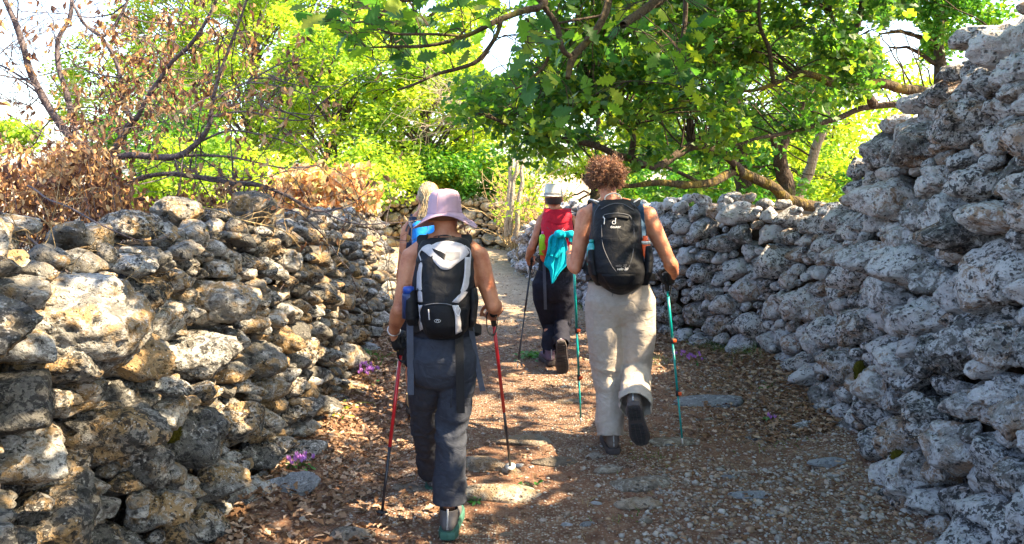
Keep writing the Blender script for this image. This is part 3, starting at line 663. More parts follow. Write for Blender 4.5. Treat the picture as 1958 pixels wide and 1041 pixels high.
Q2 = [limb(o2, [[b2[0] + .5, 7.7, -.1], [b2[0] + .45, 7.6, 1.2], b2 + [.35, 0, .1], W(1960, 60, 7.6), W(2000, -80, 7.5)], [.19, .16, .13, .09, .05], M['bark'], 'trunk', 12, .03, 30, 10),
      limb(o2, pxl([(1900, 175, 7.6), (1830, 182, 7.5), (1736, 172, 7.4), (1695, 161, 7.3), (1643, 165, 7.2), (1599, 163, 7.1), (1566, 149, 7.0), (1534, 141, 6.9), (1502, 149, 6.8), (1478, 161, 6.7), (1430, 175, 6.6), (1380, 170, 6.5)]), [.058, .05, .042, .032, .02, .01], M['bark_moss'], 'branch', 10, .012, 60, 11),
      limb(o2, pxl([(1740, 200, 7.6), (1651, 206, 7.4), (1582, 234, 7.3), (1520, 250, 7.2), (1450, 262, 7.0), (1400, 280, 6.9)]), [.035, .028, .02, .010], M['bark'], 'branch', 8, .015, 40, 12),
      limb(o2, pxl([(1670, 200, 7.3), (1645, 165, 7.2), (1636, 130, 7.1), (1625, 95, 7.0), (1640, 40, 7.0), (1650, -30, 7.0)]), [.045, .05, .045, .035, .02], M['bark'], 'branch', 9, .012, 36, 13),
      limb(o2, pxl([(1583, 165, 7.1), (1590, 130, 7.0), (1600, 90, 6.9), (1590, 20, 6.9)]), [.028, .022, .015], M['bark'], 'branch', 8, .015, 24, 14),
      limb(o2, pxl([(1478, 161, 6.7), (1470, 110, 6.6), (1455, 50, 6.5), (1450, -30, 6.4)]), [.022, .018, .012], M['bark'], 'branch', 8, .02, 24, 15)]
def trunk_tree(label, P, radii, mat, sd):
    t = empty('oak_tree', np.array(P[0]) * [1, 1, 0], label, 'tree', 'oaks overhanging the lane'); q = limb(t, P, radii, M[mat], 'trunk', 11, .02, 36, sd); return t, q
t3, q3 = trunk_tree('upright grey oak trunk standing left of the other trunks behind the low wall', [W(1425, 330, 9.8) * [1, 1, 0] - [0, 0, .1], W(1420, 380, 9.8), W(1417, 330, 9.8), W(1409, 230, 9.7), W(1400, 130, 9.6), W(1420, 20, 9.5)], [.13, .11, .10, .085, .06, .03], 'bark', 16)
t4, q4 = trunk_tree('short dark forked oak trunk behind the low wall next to the tall wall', [W(1506, 330, 9.2) * [1, 1, 0] - [0, 0, .1], W(1503, 385, 9.2), W(1500, 340, 9.2), W(1492, 290, 9.1), W(1510, 250, 9.1), W(1540, 190, 9.0)], [.12, .10, .095, .075, .05, .03], 'bark', 17)
limb(t4, pxl([(1492, 292, 9.1), (1470, 255, 9.0), (1440, 200, 8.9)]), [.05, .035, .02], M['bark'], 'branch', 8, .02, 20, 18)
t5, q5 = trunk_tree('pale leaning trunk behind the low wall, half hidden by the tall wall', [W(1510, 430, 10.5) * [1, 1, 0] - [0, 0, .1], W(1520, 395, 10.5), W(1545, 330, 10.4), W(1565, 270, 10.3), W(1590, 180, 10.2), W(1600, 60, 10.0)], [.09, .08, .07, .06, .045, .02], 'bark_pale', 19)

def canopy(obj, centers, lim, g, mat, nl, lsz, tpl, cr=(.18, .36), tw_r=.010, name='crown', gaps=True, twigs=True, parts=0, mode='tree'):
    LP = np.vstack(lim); tm = TM(); tw = TM(); allP = []
    for c in centers:
        r = g.uniform(*cr); P = clump_pts(c, r, int(nl * g.uniform(.6, 1.4)), g, .65, .1); P = P[keep(P, gaps)]; allP.append(P)
        if len(P) and not parts: V, Fc, rn = leaf_arrays(P, lsz, tpl, g, mode, np.clip(g.normal(g.uniform(.25, .7), .22, len(P)), 0, 1)); tm.add(V, Fc, rn)
        if twigs:
            j = int(np.argmin(((LP - c) ** 2).sum(1) + g.random(len(LP)) * .15)); q = twig(tw, LP[j], c, min(tw_r, .004 + .008 * np.linalg.norm(LP[j] - c)), g, .12, 4, 9)
            for p in P[:: max(1, len(P) // 6)]: twig(tw, q[int(g.integers(4, 9))], p, .0028, g, .05, 3, 3)
    if parts: leaf_parts(obj, np.vstack(allP), lsz, tpl, g, mode, mat, 'leaf', parts, 'leaves')
    else: tag(tm.build(name, mat, obj), kind='stuff')
    if tw.n: tag(tw.build('twigs', M['bark'], obj), kind='stuff')

def sample_px(g, n, xr, ylo, yhi, dr, dens=None):
    out = []
    while len(out) < n:
        px = g.uniform(*xr); a, b = ylo(px), yhi(px); py = g.uniform(a, b)
        if dens is None or g.random() < dens(px, py): out.append(W(px, py, g.uniform(*dr)))
    return out
lowedge = prof([(890, 180), (930, 235), (1000, 290), (1080, 320), (1180, 320), (1260, 290), (1330, 300), (1420, 290), (1520, 310), (1600, 250), (1680, 190), (1760, 120)])
cen = sample_px(g, 100, (900, 1420), prof([(900, 110), (960, 150), (1020, 60), (1100, -60), (1500, -60)]), lowedge, (5.8, 7.8), lambda x, y: 1 - .62 * (y > 230))
canopy(oak, cen, Q, g, M['oak_leaf'], 105, .088, T_OAK2)
cen = sample_px(g, 92, (1330, 1740), lambda x: -80, lowedge, (6.3, 8.2), lambda x, y: (1 if y < 130 else .5) if y < 190 else .2)
canopy(o2, cen, Q2, g, M['oak_leaf'], 100, .085, T_OAK2)
cen = sample_px(g, 62, (1240, 1640), lambda x: 60, lambda x: 385, (8.8, 10.5)); canopy(t3, cen[:20], [q3], g, M['mid_leaf'], 80, .10, T_LOW); canopy(t4, cen[20:40], [q4], g, M['mid_leaf'], 70, .10, T_LOW); canopy(t5, cen[40:], [q5], g, M['mid_leaf'], 70, .10, T_LOW)

# oak whose trunk stands out of view behind the tall wall: boughs with big leaves hang into the top of the picture
o6 = empty('oak_tree', (3.9, 1.0, 0), 'branches with large lobed oak leaves hanging into the top of the view over the path', 'tree', 'oaks overhanging the lane')
Q6 = [limb(o6, [(3.9, 1.0, -.2), (3.8, 1.1, 1.6), (3.5, 1.3, 3.0), (3.0, 1.6, 4.2)], [.22, .19, .16, .11], M['bark'], 'trunk', 14, .04, 30, 20),
      limb(o6, [(3.6, 1.2, 2.8), (2.4, 2.0, 3.5), (1.4, 2.8, 3.3), W(1290, -30, 3.4), W(1257, 0, 3.3), W(1215, 30, 3.2), W(1192, 46, 3.1)], [.10, .08, .06, .032, .022, .020, .016], M['bark_moss'], 'branch', 10, .01, 60, 21),
      limb(o6, [(1.4, 2.8, 3.3), W(1180, -60, 3.3), W(1165, 0, 3.2), W(1154, 35, 3.15), W(1131, 73, 3.1), W(1096, 111, 3.05), W(1084, 150, 3.0)], [.045, .022, .018, .017, .015, .016, .009], M['bark_moss'], 'branch', 9, .004, 50, 22),
      limb(o6, pxl([(1096, 111, 3.05), (1077, 96, 3.0), (1065, 50, 3.0), (1038, 8, 2.95), (1010, -40, 2.95)]), [.011, .010, .012, .012, .016], M['bark'], 'branch', 8, .004, 30, 23),
      limb(o6, [(1.0, 2.9, 3.2), W(1080, -50, 3.0), W(1038, 8, 2.95), W(1000, 20, 2.9), W(947, 41, 2.85), W(892, 69, 2.8), W(823, 88, 2.8), W(749, 90, 2.8), W(698, 92, 2.8)], [.04, .025, .014, .013, .011, .009, .007, .005, .003], M['bark'], 'branch', 8, .005, 70, 24),
      limb(o6, pxl([(960, 38, 2.85), (948, 72, 2.85), (915, 115, 2.8), (880, 130, 2.8), (832, 143, 2.8), (795, 160, 2.75), (758, 173, 2.75)]), [.008, .009, .008, .006, .0035], M['bark'], 'branch', 7, .004, 44, 25),
      limb(o6, pxl([(892, 69, 2.8), (823, 65, 2.75), (758, 65, 2.75), (721, 55, 2.7)]), [.006, .005, .003], M['bark'], 'branch', 6, .004, 24, 26),
      limb(o6, pxl([(900, -40, 2.8), (820, -5, 2.75), (758, 5, 2.7), (721, 37, 2.7), (675, 46, 2.7)]), [.010, .008, .006, .003], M['bark'], 'branch', 7, .004, 30, 27),
      limb(o6, pxl([(1057, 73, 3.0), (1050, 100, 3.0), (1042, 123, 3.0), (1010, 155, 2.95), (983, 171, 2.95)]), [.008, .008, .007, .004], M['bark_moss'], 'branch', 7, .004, 30, 28),
      limb(o6, pxl([(1310, -40, 3.6), (1308, 50, 3.6), (1296, 110, 3.6), (1303, 170, 3.6), (1280, 120, 3.6)][:4]), [.014, .010, .006], M['bark'], 'branch', 7, .01, 24, 29),
      limb(o6, pxl([(1096, 60, 3.1), (1060, 48, 3.1), (1150, 30, 3.1), (1180, 20, 3.1)][:2] + [(1150, 30, 3.15)]), [.004, .005, .006], M['bark'], 'branch', 6, .004, 12, 30)]
g = np.random.default_rng(77)
spots = [(590, 15), (618, 38), (650, 20), (640, 55), (690, 15), (700, 45), (668, 5), (735, 30), (730, 80), (760, 50), (790, 20), (800, 75), (820, 50), (780, 110), (802, 128), (850, 30), (870, 85), (900, 60), (905, 100), (930, 30), (955, 60), (940, 100), (880, 15), (845, 100), (718, 160), (735, 172), (975, 15), (1010, 40), (1020, 90), (1040, 60), (1030, 130),
         (1070, 30), (1085, 70), (1110, 40), (1120, 90), (1100, 150), (1120, 190), (1140, 140), (1170, 70), (1190, 20), (1060, 170), (1140, 180), (1105, 205), (1210, 70), (1230, 40), (1260, 60), (1290, 30), (1300, 80), (1310, 120), (1330, 150), (1325, 165), (1290, 140), (1345, 60), (1250, 10), (1150, 8), (1360, 20), (1270, 100)]
cen = [W(x, y, g.uniform(2.55, 3.3) if x < 1050 else g.uniform(3.0, 3.7)) for x, y in spots]
canopy(o6, cen, Q6, g, M['oak_leaf'], 9, .098, T_OAK, cr=(.07, .14), tw_r=.003, parts=300)
# the rest of its crown, above and beside the view, shades the path
cen = []
while len(cen) < 470:
    p = np.array([g.uniform(-.6, 6.5), g.uniform(-3.2, 9.2), g.uniform(3.1, 5.6)])
    if p[2] < EYE + .2255 * p[1] + .75 and p[1] > 0: continue
    if p[0] < .6 and p[2] > 4.6: continue
    cen.append(p)
for _ in range(100): cen.append(np.array([g.uniform(.5, 3.4), g.uniform(1.2, 7.6), g.uniform(3.7, 5.2)]))
Q6b = [limb(o6, [(3.3, 1.4, 3.6), (2.6, 3.4, 4.3), (2.4, 5.4, 4.8), (2.2, 7.4, 5.0)], [.10, .08, .06, .03], M['bark'], 'branch', 8, .05, 30, 31), limb(o6, [(3.3, 1.4, 3.6), (2.2, .2, 4.2), (1.0, -.8, 4.5), (-.2, -1.5, 4.4)], [.09, .07, .05, .03], M['bark'], 'branch', 8, .05, 30, 32)]
canopy(o6, cen, Q6b, g, M['oak_leaf'], 50, .155, T_TINY, cr=(.28, .46), name='crown', gaps=False, twigs=False)

# ---------------------------------------------------------------- dead tree and brown growth on the left
dead = empty('dead_tree', W(190, 400, 5.2) * [1, 1, 0], 'dead tree with bare crooked branches and curled brown leaves behind the left wall', 'tree')
g = np.random.default_rng(91)
def dl(pts, d0, d1, radii, sd, sides=8): 
    n = len(pts); return limb(dead, [W(x, y, d0 + (d1 - d0) * i / (n - 1)) for i, (x, y) in enumerate(pts)], [q * .8 for q in radii], M['bark_dead'], 'branch', sides, .008, n * 6, sd)
QD = [limb(dead, [W(195, 400, 5.2) * [1, 1, 0] - [0, 0, .1], W(195, 480, 5.2), W(190, 400, 5.2)], [.07, .06, .05], M['bark_dead'], 'trunk', 10, .01, 14, 41),
      dl([(190, 410), (182, 340), (163, 287), (130, 255), (100, 215), (75, 170), (55, 130), (42, 85), (28, 40), (5, -10)], 5.2, 4.9, [.045, .035, .032, .026, .02], 42), dl([(165, 290), (145, 245), (128, 175), (111, 130), (110, 80), (132, 35), (140, -15)], 5.2, 5.3, [.028, .022, .02, .014], 43),
      dl([(185, 400), (205, 320), (240, 250), (250, 232), (238, 200), (230, 150), (215, 108), (192, 72), (160, 45), (138, 5)], 5.1, 5.0, [.035, .028, .018, .017, .012], 44), dl([(192, 72), (215, 55), (240, 15), (250, -20)], 5.0, 5.0, [.014, .012, .01], 45),
      dl([(252, 232), (262, 222), (285, 180), (320, 130), (365, 85), (398, 36), (420, -10)], 5.1, 4.8, [.02, .019, .016, .01], 46), dl([(178, 400), (190, 350), (215, 310), (250, 297), (300, 301), (340, 298), (375, 275), (400, 240), (408, 190), (425, 130), (450, 60), (475, -10)], 5.0, 4.6, [.034, .03, .028, .026, .022, .015, .012, .008], 47),
      dl([(340, 298), (400, 297), (460, 304), (540, 322), (600, 318)], 4.9, 4.8, [.012, .01, .006, .003], 48), dl([(200, 380), (260, 345), (320, 332), (370, 339), (440, 350), (490, 353), (540, 372), (600, 402), (655, 398)], 5.0, 5.0, [.022, .02, .022, .014, .008], 49),
      dl([(75, 172), (40, 150), (0, 125), (-30, 110)], 5.0, 5.0, [.012, .009, .006], 50), dl([(130, 255), (70, 180), (0, 130)], 5.1, 5.3, [.012, .009, .005], 51), dl([(230, 150), (180, 140), (140, 120)], 5.0, 5.2, [.008, .004], 52), dl([(410, 190), (470, 160), (540, 120), (590, 110)], 4.7, 4.8, [.009, .006, .003], 53), dl([(405, 225), (470, 215), (560, 230), (640, 215)], 4.7, 4.9, [.009, .006, .003], 54), dl([(375, 275), (440, 250), (520, 262), (600, 290)], 4.8, 5.0, [.010, .007, .003], 55)]
LP = np.vstack(QD[1:]); tw = TM(); tips = []
for i in range(150):
    p = LP[int(g.integers(len(LP)))]; d = norm(g.normal(size=3) * [1, .8, .8] + [.1 if p[0] < -2.6 else .35, 0, .25]); spray(tw, p, d, g.uniform(.35, .8), g.uniform(.003, .0065), g, 2 if g.random() < .5 else 1, tips)
tag(tw.build('twigs', M['bark_dead'], dead), kind='stuff'); tips = np.array(tips)
px = 979 + tips[:, 0] * F / tips[:, 1]; py = 327 - (tips[:, 2] - EYE) * F / tips[:, 1]
pr = np.clip(.02 + .20 * np.exp(-((px - 290) / 130) ** 2 - ((py - 110) / 110) ** 2) + .20 * np.exp(-((px - 210) / 90) ** 2 - ((py - 250) / 70) ** 2) + .05 * (px > 400), 0, 1); sel = tips[g.random(len(tips)) < pr * 1.6]
sel = sel[g.permutation(len(sel))[:1700]]; sel = np.vstack([sel, sel + g.normal(size=sel.shape) * .02])
leaf_parts(dead, sel, .048, T_CURL, g, 'hang', M['dry_leaf'], 'leaf', 280, 'leaves')

def scrub(name, label, cat, reg, d, n, lf, lsz, mat, tpl, mode, seed, cr=(.10, .22), stems='bark_dead', flat=.8):
    g = np.random.default_rng(seed); cs = [W(g.uniform(reg[0], reg[2]), g.uniform(reg[1], reg[3]), g.uniform(*d)) for _ in range(n)]
    c0 = np.mean(cs, axis=0); t = empty(name, (c0[0], c0[1], 0), label, cat, 'dry undergrowth behind the walls'); tm = TM(); tw = TM()
    for c in cs:
        P = clump_pts(c, g.uniform(*cr), lf, g, flat, .05); V, Fc, rn = leaf_arrays(P, lsz, tpl, g, mode, np.clip(g.normal(g.uniform(.2, .8), .25, len(P)), 0, 1)); tm.add(V, Fc, rn)
        b = np.array([c[0] + g.normal() * .2, c[1] + g.normal() * .15, 0.0]); twig(tw, b, c + [0, 0, .05], .006, g, .0, 4, 8, .3)
    tag(tm.build('dry_leaves', mat, t), kind='stuff'); tag(tw.build('stems', M[stems], t), kind='stuff'); return t
scrub('dry_shrub', 'dense shrub of curled brown leaves behind the left wall at the picture edge', 'shrub', (-120, 290, 235, 460), (4.0, 5.0), 170, 30, .042, M['dry_leaf'], T_CURL3, 'hang', 131)
scrub('dry_shrub', 'pale orange dry bracken behind the left wall below the yellow green trees', 'shrub', (520, 330, 705, 400), (8.0, 9.6), 110, 30, .10, M['orange_leaf'], T_LOW, 'free', 132, (.12, .25))
scrub('dry_shrub', 'thin brown leaved scrub under the bare branch above the dark boulder', 'shrub', (250, 360, 440, 420), (5.0, 5.8), 30, 14, .05, M['dry_leaf'], T_CURL, 'hang', 133)
# straw coloured vine tangle and pale trunks at the end of the lane
g = np.random.default_rng(140); vt = empty('vine_tangle', W(1000, 400, 13.5) * [1, 1, 0], 'tangle of dry straw coloured stems and pale trunks where the lane bends', 'vines'); tm = TM()
for i in range(150):
    a = W(g.uniform(965, 1060), 430, g.uniform(13.6, 15.2)) * [1, 1, 0] + [0, 0, .3]; L = g.uniform(.9, 1.9); P = [a]; d = norm([g.normal() * .3, g.normal() * .2, 1.0])
    for k in range(9): d = norm(d + g.normal(size=3) * .28 + [0, 0, .0]); P.append(P[-1] + d * L / 9)
    tm.add(*tube_tri(np.array(P), np.linspace(.012, .004, 10), 4))
tag(tm.build('stems', M['twig_dry'], vt), kind='stuff')
for k, (x0, x1) in enumerate(((972, 985), (985, 998), (968, 975))): limb(vt, [W(x0, 450, 13.2), W((x0 + x1) / 2, 400, 13.1), W(x1, 340, 13.1), W(x1 + 4, 300, 13.1)], [.045, .04, .035, .02], M['bark_pale'], 'trunk', 8, .03, 20, 60 + k)
V_ = TM(); P = np.vstack([clump_pts(W(g.uniform(960, 1040), g.uniform(300, 420), g.uniform(13, 15)), .3, 25, g) for _ in range(26)]); V, Fc, rn = leaf_arrays(P, .09, T_PLAIN, g); V_.add(V, Fc, rn); tag(V_.build('leaves', M['far_leaf'], vt), kind='stuff')
# bare arching twigs in front of the pale tree (upper centre)
g = np.random.default_rng(150); bs = empty('bare_shrub', W(870, 330, 15) * [1, 1, 0], 'bare pale arching twigs in front of the sunlit tree at the centre', 'shrub', 'dry undergrowth behind the walls'); tm = TM(); tp = []
limb(bs, [W(915, 420, 18.6) * [1, 1, 0], W(890, 330, 18.3), W(905, 270, 17.6), W(895, 215, 17)], [.03, .025, .015], M['bark_pale'], 'trunk', 6, .02, 14, 66)
for i in range(26): spray(tm, W(895 + g.normal() * 8, 215 + g.normal() * 14, 17), norm([-1.0, g.normal() * .3, g.uniform(-.2, .7)]), g.uniform(.8, 1.6), .010, g, 1, tp)
tag(tm.build('twigs', M['bark_pale'], bs), kind='stuff')
# long bramble stems across the left wall
for k, (pts, lab) in enumerate((([(-20, 405, 2.75), (30, 440, 2.8), (121, 522, 2.75), (165, 560, 2.72), (215, 600, 2.8)], 'dead bramble stem trailing over the big stones at the left edge'), ([(50, 372, 3.6), (110, 405, 3.4), (190, 445, 3.3), (260, 470, 3.4), (330, 452, 3.7)], 'thin dead stem lying across the top of the left wall'),
                              ([(520, 400, 5.4), (570, 420, 5.2), (640, 500, 5.6), (690, 590, 6.4), (705, 650, 6.9)], 'dead twig hanging down the face of the left wall near the bend'), ([(380, 410, 4.4), (450, 430, 4.3), (530, 450, 4.6), (560, 480, 4.7)], 'pale forked twig lying below the dark boulder'))):
    g = np.random.default_rng(160 + k); t = empty('bramble_stem', pxl(pts)[0], lab, 'dead stem', 'dead stems on the left wall'); Pq = limb(t, [p + np.array([.05, -.05, .03]) for p in pxl(pts)], [.005, .004, .0018], M['twig_dry' if k == 3 else 'bark_dead'], 'stem', 6, .02, 40, 70 + k)
    tm = TM(); tp = []; [spray(tm, Pq[int(g.integers(8, 38))], g.normal(size=3) + [.2, 0, .2], g.uniform(.08, .25), .0022, g, 1, tp) for _ in range(9)]; tag(tm.build('twigs', M['twig_dry'], t), kind='stuff')
# ---------------------------------------------------------------- people: engine
def ring_tube(P, ru, rb=None, sides=20):
    """closed tube with rounded ends from control points"""
    P = np.asarray(P, float); ru = np.asarray(ru, float); rb = ru if rb is None else np.asarray(rb, float)
    n = max(8, len(P) * 6)
    Q = smooth_path(np.column_stack([P, ru, rb]), n)
    T = norm(np.gradient(Q[:, :3], axis=0))
    def capr(q, t, sgn):
        out = []
        for a in (.35, .7, .95):
            out.append(np.concatenate([q[:3] + sgn * t * q[3] * a * .8, q[3:] * math.sqrt(1 - a * a)]))
        return out
    A = capr(Q[0], T[0], -1)[::-1]; B = capr(Q[-1], T[-1], 1)
    Q = np.vstack([A, Q, B])
    V, Fc = tube(Q[:, :3], Q[:, 3:5], sides)
    return V, Fc

def loft(secs, n=28, p=2.3):
    """secs: (x,y,z,rx,ry) horizontal sections, bottom to top or top to bottom"""
    S = smooth_path(np.array(secs, float), len(secs) * 5); a = np.linspace(0, 2 * math.pi, n, endpoint=False)
    ca = np.sign(np.cos(a)) * np.abs(np.cos(a)) ** (2 / p); sa = np.sign(np.sin(a)) * np.abs(np.sin(a)) ** (2 / p)
    V = []; Fc = []
    for s in S:
        V.append(np.stack([s[0] + ca * s[3], s[1] + sa * s[4], np.full(n, s[2])], 1))
    V = np.vstack(V)
    for i in range(len(S) - 1):
        for j in range(n): k = (j + 1) % n; Fc.append((i * n + j, i * n + k, (i + 1) * n + k, (i + 1) * n + j))
    Fc.append(tuple(range(n))[::-1]); Fc.append(tuple((len(S) - 1) * n + j for j in range(n)))
    return V, Fc

def fuse(pieces, voxel, iters=6, fac=.5):
    mb = MB()
    for V, Fc in pieces: mb.add(V, Fc)
    me = poly_mesh('tmp', mb.V, mb.F, False)
    bm = bmesh.new(); bm.from_mesh(me); bmesh.ops.recalc_face_normals(bm, faces=bm.faces); bm.to_mesh(me); bm.free()
    o = bpy.data.objects.new('tmp', me); COL.objects.link(o)
    r = o.modifiers.new('r', 'REMESH'); r.mode = 'VOXEL'; r.voxel_size = voxel
    if iters: s = o.modifiers.new('s', 'SMOOTH'); s.iterations = iters; s.factor = fac
    dg = bpy.context.evaluated_depsgraph_get(); me2 = bpy.data.meshes.new_from_object(o.evaluated_get(dg))
    n = len(me2.vertices); V = np.empty(n * 3, np.float32); me2.vertices.foreach_get('co', V); V = V.reshape(-1, 3).astype(float)
    me2.calc_loop_triangles(); Tn = len(me2.loop_triangles); Fc = np.empty(Tn * 3, np.int32); me2.loop_triangles.foreach_get('vertices', Fc)
    bpy.data.objects.remove(o); bpy.data.meshes.remove(me); bpy.data.meshes.remove(me2)
    return V, Fc.reshape(-1, 3)

def vnormals(V, Fc):
    n = np.cross(V[Fc[:, 1]] - V[Fc[:, 0]], V[Fc[:, 2]] - V[Fc[:, 0]]); N = np.zeros_like(V)
    for k in range(3): np.add.at(N, Fc[:, k], n)
    return norm(N)

def iso_clip(V, Fc, f):
    """keep the part of the surface where f>0, cut cleanly along f=0"""
    V = list(map(tuple, V)); ff = list(f); cut = {}; out = []
    def ed(a, b):
        k = (min(a, b), max(a, b))
        if k not in cut:
            t = ff[a] / (ff[a] - ff[b]); pa, pb = np.array(V[a]), np.array(V[b]); cut[k] = len(V); V.append(tuple(pa + (pb - pa) * t)); ff.append(0.0)
        return cut[k]
    pos = f[Fc] > 0; s = pos.sum(1)
    out.extend(map(tuple, Fc[s == 3]))
    for t in Fc[(s == 1) | (s == 2)]:
        p = [ff[i] > 0 for i in t]
        if sum(p) == 1:
            k = p.index(True); a, b, c = t[k], t[(k + 1) % 3], t[(k + 2) % 3]; out.append((a, ed(a, b), ed(a, c)))
        else:
            k = p.index(False); a, b, c = t[k], t[(k + 1) % 3], t[(k + 2) % 3]; x, y = ed(a, b), ed(a, c); out.append((b, c, x)); out.append((c, y, x))
    Fc = np.array(out); V = np.array(V); used = np.unique(Fc); m = -np.ones(len(V), int); m[used] = np.arange(len(used))
    return V[used], m[Fc]

def shell(V, Fc, off, th=.003):
    """offset skin with thickness: a garment"""
    N = vnormals(V, Fc); O = V + N * off; I = V + N * (off - th); n = len(V)
    E = {}
    for t in Fc:
        for a, b in ((t[0], t[1]), (t[1], t[2]), (t[2], t[0])):
            E[(a, b)] = 1
    rim = []
    for (a, b) in E:
        if (b, a) not in E: rim.append((b, a, a + n)); rim.append((b, a + n, b + n))
    return np.vstack([O, I]), np.vstack([Fc, Fc[:, ::-1] + n, np.array(rim, int).reshape(-1, 3)])

def hand(P, wrist, d, inner, side_thumb, k=1.0, grip=1.0):
    """fingers curl towards 'inner'; side_thumb is the direction the thumb leaves on"""
    d = norm(np.array(d, float)); inner = np.array(inner, float); inner = norm(inner - d * inner.dot(d)); s = norm(np.cross(d, inner))
    if s.dot(side_thumb) < 0: s = -s
    w = np.array(wrist, float)
    P.append(ring_tube([w - d * .01, w + d * .03 * k, w + d * .065 * k, w + d * .085 * k], [.026 * k, .033 * k, .040 * k, .038 * k], [.021 * k, .017 * k, .016 * k, .013 * k])) if abs(frames([w, w + d])[1][0].dot(s)) > .7 else \
    P.append(ring_tube([w - d * .01, w + d * .03 * k, w + d * .065 * k, w + d * .085 * k], [.021 * k, .017 * k, .016 * k, .013 * k], [.026 * k, .033 * k, .040 * k, .038 * k]))
    for i, (o, L) in enumerate(((.030, .92), (.010, 1.02), (-.010, .96), (-.029, .78))):
        b = w + d * .078 * k + s * o * k; pts = [b - d * .02 * k, b]; a = 0; p = b
        for seg, ang in ((.038, 50), (.026, 62), (.020, 48)):
            a += R(ang) * grip; p = p + (d * math.cos(a) + inner * math.sin(a)) * seg * L * k; pts.append(p)
        P.append(ring_tube(pts, np.array([.010, .0098, .0092, .0088, .0078]) * k, sides=10))
    b = w + d * .028 * k + s * .024 * k
    P.append(ring_tube([b, b + (s * .8 + d * .5 + inner * .3) * .034 * k, b + (s * .75 + d * .9 + inner * .9) * .045 * k, b + (s * .45 + d * 1.1 + inner * 1.3) * .052 * k], np.array([.014, .012, .0105, .009]) * k, sides=10))

def tuck(VF, J, lo, k=.014):
    V, Fc = VF; z = V[:, 2]; t = np.clip((z - lo) / .05, 0, 1) * np.clip((J['hip'][2] + .10 - z) / .04, 0, 1); arm = np.minimum.reduce([np.linalg.norm(V - J['w' + q], axis=1) for q in 'LR'] + [np.linalg.norm(V - J['e' + q], axis=1) for q in 'LR'])
    t = t * np.clip((np.abs(V[:, 0] - J['hip'][0]) < .205) * (arm - .10) / .06, 0, 1); return V - vnormals(V, Fc) * (k * t)[:, None], Fc

